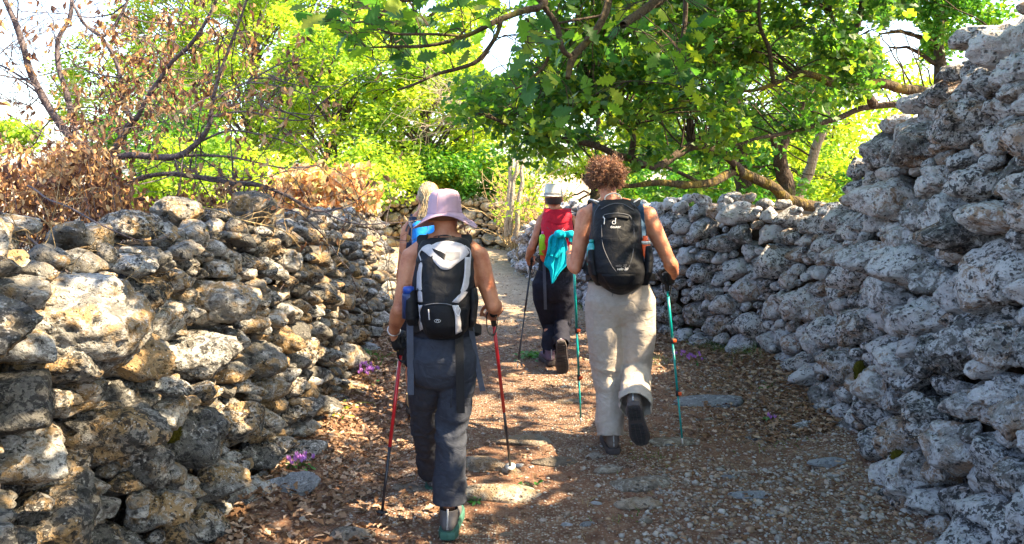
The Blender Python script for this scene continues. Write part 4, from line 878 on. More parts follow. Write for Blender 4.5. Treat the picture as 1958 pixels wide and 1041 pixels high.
def body_pieces(J, w, k=1.0, arms=True):
    P = []
    hip, wa, ch, ne, he = (np.array(J[q], float) for q in ('hip', 'waist', 'chest', 'neck', 'head'))
    sL, sR = np.array(J['sL'], float), np.array(J['sR'], float); shm = (sL + sR) / 2
    sec = [(*(hip - [0, 0, .11]), w['hip'] * .55, .085), (*(hip - [0, 0, .05]), w['hip'] * .92, .115), (*(hip + [0, 0, .03]), w['hip'] * .97, .12), (*(hip * .5 + wa * .5), (w['hip'] + w['waist']) / 2, .11), (*wa, w['waist'], .10),
           (*(wa * .5 + ch * .5), (w['waist'] + w['chest']) * .5, .105), (*ch, w['chest'], .112), (*(ch * .45 + shm * .55), w['chest'] * .99, .10), (*(shm - [0, 0, .005]), w['chest'] * .86, .075), (*(shm + (ne - shm) * .45), .085, .058), (*(shm + (ne - shm) * .9), .055, .05)]
    P.append(loft(sec))
    P.append(ring_tube([shm - [0, 0, .03], ne, he + [0, -.02, -.03]], [.062 * k, .054 * k, .052 * k]))
    # trapezius and shoulder blades
    for s in (sL, sR):
        P.append(ring_tube([ne - [0, 0, .01], ne * .5 + s * .5 + [0, -.01, .012], s + [0, 0, .0]], [.042, .043, .045]))
        bl = ch * .3 + s * .7 + np.array([0, -.055, -.06]); P.append(ellm(bl + (ch - s) * .14, (.055, .030, .075), 16, 10))
    # head with face
    u = norm(he - ne); f = norm(np.array(J.get('face', (0, 1, -.25)), float)); f = norm(f - 0); up = norm(np.cross(norm(np.cross(f, u)), f)); sx = norm(np.cross(f, up)); Rm = np.stack([sx, f, up], 1)
    hk = J.get('hk', 1.0)
    def H(x, y, z): return he + Rm @ (np.array([x, y, z]) * hk)
    P.append(ellm(H(0, -.012, .018), np.array([.076, .095, .100]) * hk, 24, 16, Rm)); P.append(ellm(H(0, .025, -.045), np.array([.058, .066, .068]) * hk, 20, 12, Rm))
    P.append(ellm(H(0, .055, -.09), np.array([.026, .028, .022]) * hk, 12, 8, Rm)); P.append(ellm(H(0, .098, -.02), np.array([.012, .018, .026]) * hk, 12, 8, Rm))
    P.append(ellm(H(0, .072, .02), np.array([.048, .02, .012]) * hk, 12, 8, Rm)); P.append(ellm(H(0, .082, -.058), np.array([.022, .011, .007]) * hk, 12, 8, Rm))
    for q in (-1, 1): P.append(ellm(H(.078 * q, -.008, -.018), np.array([.009, .020, .033]) * hk, 12, 8, Rm)); P.append(ellm(H(.036 * q, .062, -.03), np.array([.02, .018, .018]) * hk, 12, 8, Rm))
    for q in 'LR':
        s, e, wr = (np.array(J[c + q], float) for c in ('s', 'e', 'w')); m = s * .55 + e * .45; g = e * .6 + wr * .4
        a = w.get('arm', 1.0)
        P.append(ring_tube([s, s * .75 + e * .25, m, e * .8 + s * .2, e], np.array([.052, .050, .045, .039, .036]) * a))
        P.append(ring_tube([e, e * .8 + wr * .2, g, e * .25 + wr * .75, wr], np.array([.036, .041, .039, .030, .0245]) * a))
        P.append(ellm(e + np.array([0, -.014, -.004]), (.030 * a, .030 * a, .034 * a), 12, 8)); ou = norm((s - ch) * [1, 0, 0]); P.append(ellm(s + ou * .006 + np.array([0, 0, -.028]), (.050 * a, .055 * a, .070 * a), 14, 10))
        hd = J['d' + q]; hand(P, wr, hd, J['i' + q], J['th' + q], k)
        h, kn, an, to = (np.array(J[c + q], float) for c in ('h', 'k', 'a', 't')); lg = w.get('leg', 1.0)
        P.append(ring_tube([h + [0, 0, .02], h * .7 + kn * .3, h * .3 + kn * .7, kn], np.array([.085, .080, .066, .054]) * lg))
        cb = kn * .68 + an * .32 + np.array([0, -.012, 0])
        P.append(ring_tube([kn, cb, kn * .3 + an * .7, an], np.array([.052, .056, .043, .033]) * lg))
        P.append(ring_tube([an, an * .6 + to * .4, to], [.034, .034, .026]))
        P.append(ellm(hip * .45 + h * .55 + np.array([0, -.055, -.02]), (.085, .065, .085), 16, 10))
    return P

def skin_mat(name, c, red=.0):
    m = Mat(name, .5, .35); v = m.coord(); n = m.noise(v, 14, 4); n2 = m.noise(v, 90, 3)
    m.color(m.mix(m.math('MULTIPLY', n2, .25), m.ramp(n, [(.32, [c[0] * .72, c[1] * .55, c[2] * .5]), (.5, c), (.7, [c[0] * 1.12, c[1] * 1.25, c[2] * 1.3])]), [c[0] * .7, c[1] * .5, c[2] * .42]))
    m.b.inputs['Subsurface Weight'].default_value = .12; m.b.inputs['Subsurface Radius'].default_value = (.02, .008, .004); m.b.inputs['Subsurface Scale'].default_value = .5
    m.bump(m.math('ADD', n, n2), .4, .008); return m.m
M['skin'] = skin_mat('tanned_skin', (.48, .20, .11)); M['skin2'] = skin_mat('sunburnt_skin', (.53, .22, .125))

def fold_disp(V, Fc, fn):
    return V + vnormals(V, Fc) * fn(V)[:, None]

def pants(J, w, lr, mat, parent, name='trousers', seed=0, voxel=.0095, top=None, knees=True, hem=1.0, flare=(1, 1)):
    hip, wa = np.array(J['hip'], float), np.array(J['waist'], float); P = []
    t = hip * (1 - top) + wa * top
    P.append(loft([(*(hip - [0, 0, .13]), w * .50, .06), (*(hip - [0, 0, .10]), w * .80, .10), (*(hip - [0, 0, .04]), w * .96, .132), (*(hip + [0, -.005, .03]), w * 1.0, .136), (*(hip * .5 + t * .5), w * .93, .124), (*t, w * .88, .112)], p=2.4))
    for q, fl in zip('LR', flare):
        h, kn, an = (np.array(J[c + q], float) for c in ('h', 'k', 'a')); e = an * hem + kn * (1 - hem)
        h[0] = hip[0] + (-1 if q == 'L' else 1) * (w - lr[0] * .98)
        mid = kn * .5 + e * .5 + np.array([0, -.012, 0])
        P.append(ring_tube([h + [0, 0, .03], h * .72 + kn * .28, h * .3 + kn * .7, kn, mid, e * .9 + kn * .1, e], np.array(lr) * fl, np.array(lr) * fl, 26))
        P.append(ellm(hip * .48 + h * .52 + np.array([0, -.052, -.010]), (.090, .068, .100), 18, 12))
    V, Fc = fuse(P, voxel, 12)
    ks = [(np.array(J['kL']), np.array(J['aL'])), (np.array(J['kR']), np.array(J['aR']))]
    def fn(V):
        wd = V + .03 * np.stack([vn(V * 6, seed), vn(V * 6, seed + 1), vn(V * 6, seed + 2)], 1)
        a = 1 - 2 * np.abs(vn(wd * np.array([6, 6, 17]), seed + 3)); b = 1 - 2 * np.abs(vn(wd * np.array([13, 13, 6]) + 7, seed + 4)); c = fbm(V * 9, 2, seed + 5)
        amp = np.zeros(len(V))
        for kn, an in ks:
            for (c0, r, q) in ((kn, .13, .8), (an + (kn - an) * .12, .13, 1.35)):
                amp = np.maximum(amp, q * np.exp(-((V - c0) ** 2).sum(1) / r ** 2))
        return a * (.0014 + .0135 * amp) + b * (.0042 + .004 * amp) + c * .005
    V = fold_disp(V, Fc, fn)
    # open hems and waist
    f = np.full(len(V), 1.0)
    for q in 'LR':
        kn, an = np.array(J['k' + q]), np.array(J['a' + q]); e = an * hem + kn * (1 - hem); ax = norm(e - kn); dd = (V - e) @ ax; near = np.linalg.norm(V - e, axis=1) < .20
        f = np.where(near, np.minimum(f, -dd + .006 * vn(V * 20, 4)), f)
    f = np.minimum(f, t[2] - V[:, 2] + .0); f = np.where(f > .5, .5, f)
    V, Fc = iso_clip(V, Fc, f)
    S, Fs = shell(V, Fc, .0, .004)
    return link(name, tri_mesh(name, S, Fs), mat, parent), (V, Fc)

def boot(parent, ankle, fwd, up, mats, L=.285, wd=.052, name='boot'):
    fwd = norm(np.array(fwd, float)); up = np.array(up, float); up = norm(up - fwd * up.dot(fwd)); sx = norm(np.cross(fwd, up)); Rm = np.stack([sx, fwd, up], 1)
    an = np.array(ankle, float); base = an - up * .095          # sole plane under the ankle
    def B(x, y, z): return base + Rm @ np.array([x, y, z])
    P = []
    wd = 1.12
    secs = [(-.052, .030, .034), (-.035, .037, .046), (-.01, .038, .048), (.05, .041, .042), (.11, .045, .036), (.15, .043, .030), (.18, .036, .022)]
    P.append(ring_tube([B(0, y, .022 + hz) for y, rx, hz in secs], [s[1] for s in secs], [s[2] for s in secs]) if abs(frames([B(0, 0, 0), B(0, 1, 0)])[1][0].dot(sx)) > .7 else
             ring_tube([B(0, y, .022 + hz) for y, rx, hz in secs], [s[2] for s in secs], [s[1] for s in secs]))
    P.append(ring_tube([B(0, -.020, .06), B(0, -.024, .10), B(0, -.026, .135)], [.040, .039, .042]))
    V, Fc = fuse(P, .009, 2); hz = (V - base) @ up; V = V + up * np.maximum(.024 - hz, 0)[:, None]
    lx = (V - base) @ sx; V = V + sx * (lx * .08)[:, None]
    f = -((V - B(0, -.03, .128)) @ up); V, Fc = iso_clip(V, Fc, np.minimum(f, .3)); V = V + vnormals(V, Fc) * (.0015 * vn(V * 40, 3))[:, None]
    V, Fc = shell(V, Fc, .001, .004)
    b = link(name, tri_mesh(name, V, Fc), mats[0], parent)
    # sole: outline extruded, with lugs
    out = [(-.082, 0), (-.076, .030), (-.04, .041), (.02, .040), (.08, .046), (.13, .052), (.17, .048), (.205, .030), (.216, 0), (.205, -.024), (.17, -.040), (.13, -.048), (.08, -.044), (.02, -.036), (-.04, -.039), (-.076, -.028)]
    Vs = []; n = len(out)
    for z, s, rk in ((0, .97, 1), (.006, 1.04, 1), (.022, 1.06, 1), (.036, 1.0, 1)):
        for (y, x) in out: Vs.append(B(x * s * wd, y * 1.06 * (1 + (s - 1) * .4), z + max(0, y - .12) * .14 + max(0, -y - .05) * .10))
    Fs = []
    for i in range(3):
        for j in range(n): k = (j + 1) % n; Fs.append((i * n + j, i * n + k, (i + 1) * n + k, (i + 1) * n + j))
    Fs.append(tuple(range(n))[::-1]); Fs.append(tuple(3 * n + j for j in range(n)))
    link('sole', poly_mesh('sole', Vs, Fs, False), mats[1], b)
    lug = MB()
    for y in np.arange(-.065, .20, .024):
        if .01 < y < .045: continue
        hw = np.interp(y, [-.08, -.04, .02, .13, .2], [.028, .037, .034, .046, .028])
        for x in (-.62, 0, .62): lug.box(B(x * hw, y, -.002 + max(0, y - .12) * .14 + max(0, -y - .05) * .10), (hw * .26, .0085, .004), Matrix(Rm.tolist()))
    tag(lug.build('tread', mats[2], b, False), kind='stuff')
    mb = MB(); mb.tube([B(0, -.080, .05), B(0, -.068, .10), B(0, -.068, .140)], [.006, .004, .005], 6); mb.build('heel_tab', mats[3], b)
    return b

def strap(parent, pts, width, mat, name='strap', th=.0025, side=None, n=None):
    P = smooth_path(np.array(pts, float), n or max(8, len(pts) * 6)); T = norm(np.gradient(P, axis=0)); s = np.array(side if side is not None else (1, 0, 0), float)
    V = []; Fc = []
    for p, t in zip(P, T):
        u = norm(s - t * s.dot(t)); b = np.cross(t, u); w = width / 2
        for (a, c) in ((-1, -1), (1, -1), (1, 1), (-1, 1)): V.append(p + u * w * a + b * th * c)
    for i in range(len(P) - 1):
        for j in range(4): k = (j + 1) % 4; Fc.append((i * 4 + j, i * 4 + k, (i + 1) * 4 + k, (i + 1) * 4 + j))
    Fc.append((3, 2, 1, 0)); m = (len(P) - 1) * 4; Fc.append((m, m + 1, m + 2, m + 3))
    return link(name, poly_mesh(name, V, Fc, False), mat, parent)

class Pack:
    """a rucksack lying against a plane at depth d0; its rear surface faces the camera"""
    def __init__(s, rows, d0, p=2.6, tilt=0.0):
        # rows: (py, x_left_px, x_right_px, depth_m)
        s.d0 = d0; s.p = p; s.z = []; s.cx = []; s.hw = []; s.dp = []; s.tilt = tilt
        for py, xl, xr, dep in rows:
            d = d0 - dep * .6; s.z.append(EYE - (py - 327) * d / F); s.cx.append(((xl + xr) / 2 - 979) * d / F); s.hw.append((xr - xl) / 2 * d / F); s.dp.append(dep)
        s.z = np.array(s.z)[::-1]; s.cx = np.array(s.cx)[::-1]; s.hw = np.array(s.hw)[::-1]; s.dp = np.array(s.dp)[::-1]
        s.zt = s.z[-1]
    def at(s, z): return np.interp(z, s.z, s.cx), np.interp(z, s.z, s.hw), np.interp(z, s.z, s.dp)
    def back(s, z): return s.d0 + s.tilt * (s.zt - z)
    def surf(s, px, py, off=0.0):
        d = s.d0 - .1
        for _ in range(6):
            x = (px - 979) * d / F; z = EYE - (py - 327) * d / F; cx, hw, dp = s.at(z); t = np.clip(abs(x - cx) / max(hw, .01), 0, .995)
            d = s.back(z) - dp * (1 - t ** s.p) ** (1 / s.p) - off
        return np.array([(px - 979) * d / F, d, EYE - (py - 327) * d / F])
    def body(s, name, mat, parent, seed=0, amp=.005, voxel=None):
        zs = np.linspace(s.z[0], s.z[-1], 60); a = np.linspace(0, 2 * math.pi, 64, endpoint=False); V = []
        ca = np.sign(np.cos(a)) * np.abs(np.cos(a)) ** (2 / s.p); sa = np.sin(a); sf = np.where(sa > 0, np.abs(sa) ** (2 / s.p), -.12 * np.abs(sa) ** .5)
        for z in zs:
            cx, hw, dp = s.at(z); V.append(np.stack([cx + ca * hw, s.back(z) - sf * dp, np.full(64, z)], 1))
        V = np.vstack(V); Fc = []
        for i in range(59):
            for j in range(64): k = (j + 1) % 64; Fc.append((i * 64 + j, i * 64 + k, (i + 1) * 64 + k, (i + 1) * 64 + j))
        Fq = np.array(Fc); tri = np.vstack([Fq[:, [0, 2, 1]], Fq[:, [0, 3, 2]]])
        capa = [(0, j + 1, j) for j in range(1, 63)]; m = 59 * 64; capb = [(m, m + j, m + j + 1) for j in range(1, 63)]
        tri = np.vstack([tri, np.array(capa)[:, [0, 2, 1]], np.array(capb)[:, [0, 2, 1]]])
        W2 = V + .02 * vn(V * 8, seed)[:, None]
        V = V + vnormals(V, tri) * (amp * (1 - 2 * np.abs(vn(W2 * np.array([7, 7, 14]), seed))) + amp * .8 * fbm(V * 9, 2, seed + 3))[:, None]
        return link(name, tri_mesh(name, V, tri), mat, parent)
    def panel(s, name, Lp, Rp, mat, parent, off=.003, nu=14, nv=14, th=.004, bulge=0.0):
        """patch between two photo polylines, laid on the surface, with thickness"""
        A = smooth_path(np.column_stack([np.array(Lp, float), np.zeros(len(Lp))]), nv); B = smooth_path(np.column_stack([np.array(Rp, float), np.zeros(len(Rp))]), nv)
        V = []; Fc = []
        for sgn in (1, -1):
            for i in range(nv):
                for j in range(nu + 1):
                    t = j / nu; q = A[i] * (1 - t) + B[i] * t; e = bulge * (4 * t * (1 - t)) ** .5
                    V.append(s.surf(q[0], q[1], (off + e) if sgn > 0 else -th))
        n = nu + 1; m = nv * n
        for i in range(nv - 1):
            for j in range(nu): a = i * n + j; Fc.append((a, a + 1, a + n + 1, a + n)); Fc.append((m + a, m + a + n, m + a + n + 1, m + a + 1))
        loop = [j for j in range(n)] + [i * n + nu for i in range(1, nv)] + [(nv - 1) * n + j for j in range(nu - 1, -1, -1)] + [i * n for i in range(nv - 2, 0, -1)]
        for a, b in zip(loop, loop[1:] + loop[:1]): Fc.append((b, a, a + m, b + m))
        return link(name, poly_mesh(name, V, Fc, True), mat, parent)
    def line(s, name, pts, rad, mat, parent, off=.002, n=24, sides=6, asmb=None):
        P = smooth_path(np.column_stack([np.array(pts, float), np.zeros(len(pts))]), n); Q = [s.surf(p[0], p[1], off) for p in P]
        mb = asmb or MB(); mb.tube(Q, [rad] * n, sides)
        return None if asmb else mb.build(name, mat, parent)
    def text(s, name, txt, px, py, hpx, mat, parent, off=.003, shear=0.0):
        cu = bpy.data.curves.new('t', 'FONT'); cu.body = txt; cu.size = 1.0; cu.shear = shear; cu.align_x = 'CENTER'; o = bpy.data.objects.new('t', cu); COL.objects.link(o)
        me = bpy.data.meshes.new_from_object(o.evaluated_get(bpy.context.evaluated_depsgraph_get())); bpy.data.objects.remove(o)
        for v in me.vertices:
            x, y = v.co.x, v.co.y; v.co = Vector(tuple(s.surf(px + x * hpx, py - y * hpx, off)))
        me.name = name
        return link(name, me, mat, parent)

def trek_pole(top, tip, cols, label, basket=None, clamps=(), split=(.5,), grip_len=.12, strapmat=None, tilt=None, r0=.009):
    """top = upper end of the grip, tip = ground point; cols = shaft materials from the top down"""
    top = np.array(top, float); tip = np.array(tip, float); ax = norm(tip - top); L = np.linalg.norm(tip - top)
    root = empty('trekking_pole', tip, label, 'trekking pole', 'trekking poles of the walkers')
    MB().tube([top, top + ax * .02, top + ax * .05, top + ax * .08, top + ax * grip_len], [.015, .019, .0155, .016, .013], 12).build('grip', M['black_rub'], root)
    b = [grip_len] + [q * L for q in split] + [L - .05]
    for k in range(len(b) - 1):
        rr = r0 - .0015 * k; MB().tube([top + ax * b[k], top + ax * b[k + 1]], [rr, rr], 10).build('shaft', M[cols[min(k, len(cols) - 1)]], root)
    MB().tube([top + ax * (L - .055), top + ax * (L - .02), tip], [.0075, .006, .003], 8).build('tip', M['steel'], root)
    for q, c in clamps:
        p = top + ax * q * L; mb = MB().tube([p - ax * .018, p + ax * .018], [.0125, .0125], 10); mb.build('clamp', M['black_rub'], root)
        MB().box(p + np.array([.012, -.006, 0]), (.011, .009, .010), bev=.003).build('clamp_lever', M[c], root)
    if basket:
        p = top + ax * (L - basket[0]); MB().tube([p - ax * .004, p, p + ax * .003], [.010, basket[1], basket[1] * .9], 16).build('basket', M[basket[2]], root)
    p = top + ax * .015; q = p + np.array([.0, -.03, -.02])
    loop = [p + np.array([0, -.012, 0]), p + np.array([-.025, -.03, -.03]), p + np.array([-.02, -.03, -.11]), p + np.array([.012, -.03, -.13]), p + np.array([.028, -.03, -.05]), p + np.array([0, -.012, .0])]
    strap(root, loop, .018, M['black_web'], 'wrist_strap', side=(0, 1, .2))
    return root

M['black_rub'] = simple('black_foam_rubber', (.018, .018, .02), .7); M['black_web'] = simple('black_webbing', (.015, .015, .017), .85, bump=.4)
M['black_nylon'] = cloth('black_nylon', (.006, .0065, .009), .5, .6, (10, 10, 10)); M['grey_web'] = simple('slate_webbing', (.06, .07, .10), .85, bump=.4)
M['steel'] = simple('worn_steel', (.45, .42, .40), .4, metal=.8); M['red_shaft'] = simple('red_lacquered_shaft', (.50, .012, .02), .3, .6)
M['black_shaft'] = simple('black_lacquered_shaft', (.015, .014, .02), .35, .6); M['teal_shaft'] = simple('teal_lacquered_shaft', (.0, .26, .25), .3, .6)
M['white_shaft'] = simple('white_shaft', (.62, .62, .64), .35, .6); M['orange_pl'] = simple('orange_plastic', (.75, .10, .02), .4)
M['white_pl'] = simple('cream_plastic', (.6, .57, .5), .5); M['grey_panel'] = cloth('silver_grey_nylon', (.42, .40, .42), .4, .7); M['print'] = simple('pale_print', (.6, .6, .62), .6)
M['ghost'] = simple('dark_grey_print', (.11, .11, .12), .6)
# ---------------------------------------------------------------- person 1: lilac bucket hat, black and silver rucksack
def garment(parent, name, V, Fc, f, off, mat, th=.003, amp=.0):
    v, t = iso_clip(V, Fc, f)
    lab = np.arange(len(v))
    while True:          # keep the largest connected piece only
        m = lab[t].min(1); new = lab.copy()
        for k in range(3): np.minimum.at(new, t[:, k], m)
        new = new[new]
        if (new == lab).all(): break
        lab = new
    big = np.bincount(lab).argmax(); t = t[lab[t[:, 0]] == big]; u_ = np.unique(t); mp = np.zeros(len(v), int); mp[u_] = np.arange(len(u_)); v = v[u_]; t = mp[t]
    if amp: v = v + vnormals(v, t) * (amp * (1 - 2 * np.abs(vn(v * np.array([9, 9, 15]), 3))))[:, None]
    v, t = shell(v, t, off, th); return link(name, tri_mesh(name, v, t), mat, parent)

def face_bits(root, J):
    he = np.array(J['head']); ne = np.array(J['neck']); u = norm(he - ne); f = norm(np.array(J.get('face', (0, 1, -.25)), float)); up = norm(np.cross(norm(np.cross(f, u)), f)); sx = norm(np.cross(f, up)); Rm = np.stack([sx, f, up], 1)
    for q in (-1, 1):
        c = he + Rm @ (np.array([.033 * q, .084, .003]) * J.get('hk', 1)); MB().ell(c, (.011, .009, .009)).build('eye', M['eye'], root)
    c = he + Rm @ (np.array([0, .091, -.058]) * J.get('hk', 1)); MB().ell(c, (.024, .006, .006), rot=Rm).build('mouth', M['lip'], root)
    return Rm
M['eye'] = simple('eye_white', (.6, .58, .55), .2); M['lip'] = simple('lip', (.35, .09, .07), .5)

def A(px, py, dd=0.0): return W(px, py, 3.6 + dd)
JA = dict(hip=A(846, 688), waist=A(848, 630), chest=A(850, 540), neck=A(852, 452, .02), head=A(851, 408, .06), sL=A(788, 490), eL=A(765, 590, -.03), wL=A(752, 636, .15),
          sR=A(913, 488), eR=A(942, 583, -.02), wR=A(951, 592, .19), dL=(.12, .5, -.75), iL=(.75, .45, .1), thL=(0, .6, .6), dR=(-.12, .9, -.15), iR=(-.5, .1, -.8), thR=(-.8, .1, .4),
          hL=A(820, 702, .02), kL=A(814, 815, .30), aL=A(829, 893, .55), tL=A(829, 905, .72), hR=A(873, 702), kR=A(864, 815, .02), aR=A(859, 962, -.0), tR=A(860, 990, .17), hk=.98)
# put both ankles at a walking height above the ground
pa = empty('person', (JA['hip'][0], 3.6, 0), 'walker in a lilac bucket hat, dark sleeveless top and dark grey trousers seen from behind', 'person', 'walkers on the path')
VA, FA = tuck(fuse(body_pieces(JA, dict(hip=.165, waist=.135, chest=.150)), .0075, 5), JA, .17)
link('body', tri_mesh('body', VA, FA), M['skin'], pa); face_bits(pa, JA)
M['navy_knit'] = cloth('dark_sleeveless_knit', (.022, .022, .030), .3)
X = (VA[:, 0] - JA['chest'][0]); Z = VA[:, 2]
zt = A(850, 463)[2]
arm = np.interp(Z, [A(0, 620)[2], A(0, 560)[2], A(0, 500)[2], A(0, 475)[2], A(0, 460)[2]], [.19, .150, .128, .122, .118])
inner = np.where(Z > A(0, 478)[2], np.abs(X) - .0 + (zt - Z) * 6 + .02, 1.0)
f = np.minimum.reduce([arm - np.abs(X), zt - Z + .01 + np.clip(np.abs(X) - .06, 0, 1) * .3, Z - A(0, 655)[2]])
garment(pa, 'sleeveless_top', VA, FA, f, .005, M['navy_knit'])
M['slate_trouser'] = cloth('slate_grey_trouser_cloth', (.034, .039, .055), .65, .8, (7, 7, 9), .15, .018)
pants(JA, .166, [.090, .087, .077, .070, .068, .073, .077], M['slate_trouser'], pa, seed=4, top=.85, hem=.98)
MB().tube([A(864, 745, -.12), A(862, 780, -.09)], [.002, .002], 5).build('back_seam', M['slate_trouser'], pa)
M['boot_grey'] = simple('grey_suede', (.09, .085, .09), .85, bump=.4, bscale=120); M['green_sole'] = simple('sea_green_rubber', (.035, .11, .085), .7); M['dark_sole'] = simple('dark_rubber', (.03, .028, .03), .8); M['tab'] = simple('pale_tab', (.35, .36, .38), .7)
M['brown_boot'] = simple('taupe_suede', (.12, .095, .085), .85, bump=.4, bscale=120); M['sand_boot'] = simple('sand_suede', (.36, .27, .15), .85, bump=.4); M['plum_shoe'] = simple('plum_shoe_mesh', (.13, .09, .13), .8, bump=.4); M['sole_grey'] = simple('grey_sole_rubber', (.055, .045, .045), .85, bump=.5, bscale=60)
boot(pa, JA['aR'] + [0, -.0, -.045], (.03, 1, 0), (0, 0, 1), (M['boot_grey'], M['green_sole'], M['dark_sole'], M['tab']))
boot(pa, JA['aL'] + [0, 0, -.02], (-.03, 1, .05), (0, 0, 1), (M['boot_grey'], M['green_sole'], M['dark_sole'], M['tab']))
# hair under the hat, necklace, bracelet
M['hair_brown'] = simple('cropped_auburn_hair', (.14, .06, .03), .6, bump=.8, bscale=300); M['silver'] = simple('silver', (.6, .58, .55), .3, metal=.9); M['cord'] = simple('dark_cord', (.03, .02, .02), .7)
he = JA['head']; V, Fc = ellm(he + [0, -.018, .012], (.083, .098, .105), 40, 28); V = V + norm(V - he) * (.004 * vn(V * 90, 2))[:, None]
V, Fc2 = np.array(V), np.array([(a, b, c) for q in Fc for (a, b, c) in ([q[:3], (q[0], q[2], q[3])] if len(q) == 4 else [q])])
v, t = iso_clip(V, Fc2, np.minimum.reduce([V[:, 2] - (he[2] - .030), .05 - (V[:, 1] - he[1]) + (V[:, 2] - he[2]) * .5, he[2] - .005 - V[:, 2]])); v, t = shell(v, t, .0, .006); link('hair', tri_mesh('hair', v, t), M['hair_brown'], pa)
ne = A(851, 455, .01); MB().tube([ne + np.array([math.cos(a) * .062, math.sin(a) * .066, -.02 * math.sin(a) - .004]) for a in np.linspace(0, 6.283, 30)], [.0018] * 30, 6, False).build('necklace', M['cord'], pa)
wr = JA['wL'] * .9 + JA['eL'] * .1; ax = norm(JA['wL'] - JA['eL']); u = norm(np.cross(ax, [0, 1, 0])); b2 = np.cross(ax, u)
MB().tube([wr + (u * math.cos(a) + b2 * math.sin(a)) * .031 for a in np.linspace(0, 6.283, 20)], [.0035] * 20, 6, False).build('bracelet', M['silver'], pa)
# bucket hat
M['lilac'] = cloth('lilac_cotton', (.42, .285, .355), .25, .9, (6, 6, 6), .05)
hc = A(850, 409, .045); n = 56; rows = [(.0, .117), (.022, .1165), (.045, .113), (.062, .104), (.072, .088), (.0775, .065), (.080, .035), (.083, .008), (.0845, .000), (.0875, -.004), (.098, -.014), (.112, -.028), (.128, -.042), (.146, -.054), (.154, -.060)]
def hat_pts(rows, off=0.0, squash=1.13, tilt=.12):
    V = []
    for r, z in rows:
        for i in range(n):
            a = 2 * math.pi * i / n; wv = max(0, (r - .09)) / .057
            rr = r + off; dz = z - wv * (.020 * math.cos(2 * a + .3) + .009 * math.cos(3 * a + 1.0)) + wv * .012 + (.002 * math.sin(4 * a) if z > 0 else 0)
            x, y = rr * math.cos(a) * (1 + .02 * wv), rr * math.sin(a) * squash
            V.append(hc + np.array([x, y, dz + x * .06 + y * -.10]) + np.array([0, 0, off * .5]))
    return V
V = hat_pts(rows) + hat_pts(rows[::-1], -.003); Fc = []; m = len(rows) * 2
for i in range(m - 1):
    for j in range(n): k = (j + 1) % n; Fc.append((i * n + j, (i + 1) * n + j, (i + 1) * n + k, i * n + k))
hat = link('bucket_hat', poly_mesh('bucket_hat', V, Fc), M['lilac'], pa)
st = MB()
for r, z in ((.0838, .002), (.112, -.028), (.128, -.042)):
    ring = hat_pts([(r, z)], .0012); st.tube(ring + ring[:1], [.0009] * (n + 1), 4, False)
for i0 in (5, 23, 39, 51):
    q = [hat_pts([rz], .0012)[i0] for rz in rows[1:9]]; st.tube(q, [.0012] * len(q), 4, False)
st.build('seam', M['lilac'], hat)

# rucksack
RA = Pack([(455, 822, 878, .03), (462, 806, 893, .05), (475, 798, 901, .075), (500, 795, 903, .11), (545, 795, 904, .145), (590, 797, 902, .17), (620, 800, 898, .17), (636, 806, 892, .15), (645, 818, 884, .10), (649, 830, 872, .04)], 3.505, 2.6)
ba = empty('backpack', (JA['chest'][0], 3.45, 0.95), 'black and silver backpack worn by the walker in the lilac bucket hat', 'backpack', 'backpacks worn by the walkers')
RA.body('pack_body', M['black_nylon'], ba, 5, .006)
RA.panel('top_panel', [(805, 476), (812, 470), (830, 464), (852, 461), (875, 464), (890, 471), (898, 484)], [(806, 479), (816, 486), (829, 500), (843, 514), (858, 516), (872, 506), (888, 494)], M['grey_panel'], ba, .004, 10, 22, bulge=.004)
stp = MB()
for i in range(16): RA.line('', [(852 + i * 1.75, 481 + i * .1), (852 + i * 1.75, 500 - abs(i - 6) * .6)], .0009, None, None, .0085, 5, 4, stp)
stp.build('printed_stripes', M['ghost'], ba)
RA.panel('dark_wedge', [(826, 475), (840, 480), (852, 486)], [(829, 481), (838, 489), (850, 498)], M['black_nylon'], ba, .009, 5, 8)
for nm, Lp, Rp in (('side_panel', [(800, 500), (797, 530), (796, 578)], [(809, 496), (806, 530), (808, 578)]), ('side_panel', [(889, 492), (887, 530), (879, 560), (864, 578)], [(900, 492), (899, 530), (894, 560), (877, 580)]),
                   ('lower_side_panel', [(796, 584), (798, 605), (803, 633)], [(808, 584), (803, 600), (809, 630)]), ('lower_side_panel', [(864, 584), (870, 605), (871, 640)], [(877, 584), (880, 605), (884, 634)])):
    RA.panel(nm, Lp, Rp, M['grey_panel'], ba, .006, 5, 16, bulge=.003)
RA.line('piping', [(807, 476), (801, 486), (805, 500), (801, 520)], .003, M['grey_panel'], ba, .006); RA.line('piping', [(889, 470), (899, 480), (899, 500), (897, 520)], .003, M['grey_panel'], ba, .006)
RA.panel('front_pocket', [(808, 582), (809, 615), (817, 643)], [(864, 582), (868, 615), (868, 645)], M['black_nylon'], ba, .008, 12, 12, bulge=.010)
RA.line('zip', [(812, 584), (830, 581), (850, 581), (864, 584)], .0022, M['ghost'], ba, .019); RA.line('zip_pull', [(819, 592), (820, 600), (821, 612)], .0032, M['grey_panel'], ba, .022)
RA.line('drawcord', [(799, 582), (794, 592), (797, 602), (802, 590), (800, 583)], .0016, M['print'], ba, .008); RA.line('drawcord', [(874, 584), (870, 594), (876, 604), (880, 594), (876, 585)], .0016, M['print'], ba, .008)
lg = MB(); RA.line('', [(836.5 + 6 * math.cos(a), 614 + 3 * math.sin(a)) for a in np.linspace(0, 6.28, 25)], .0008, None, None, .022, 25, 4, lg)
RA.line('', [(833.5, 616), (836.5, 612), (839.5, 616)], .0011, None, None, .022, 9, 4, lg); lg.build('logo', M['print'], ba)
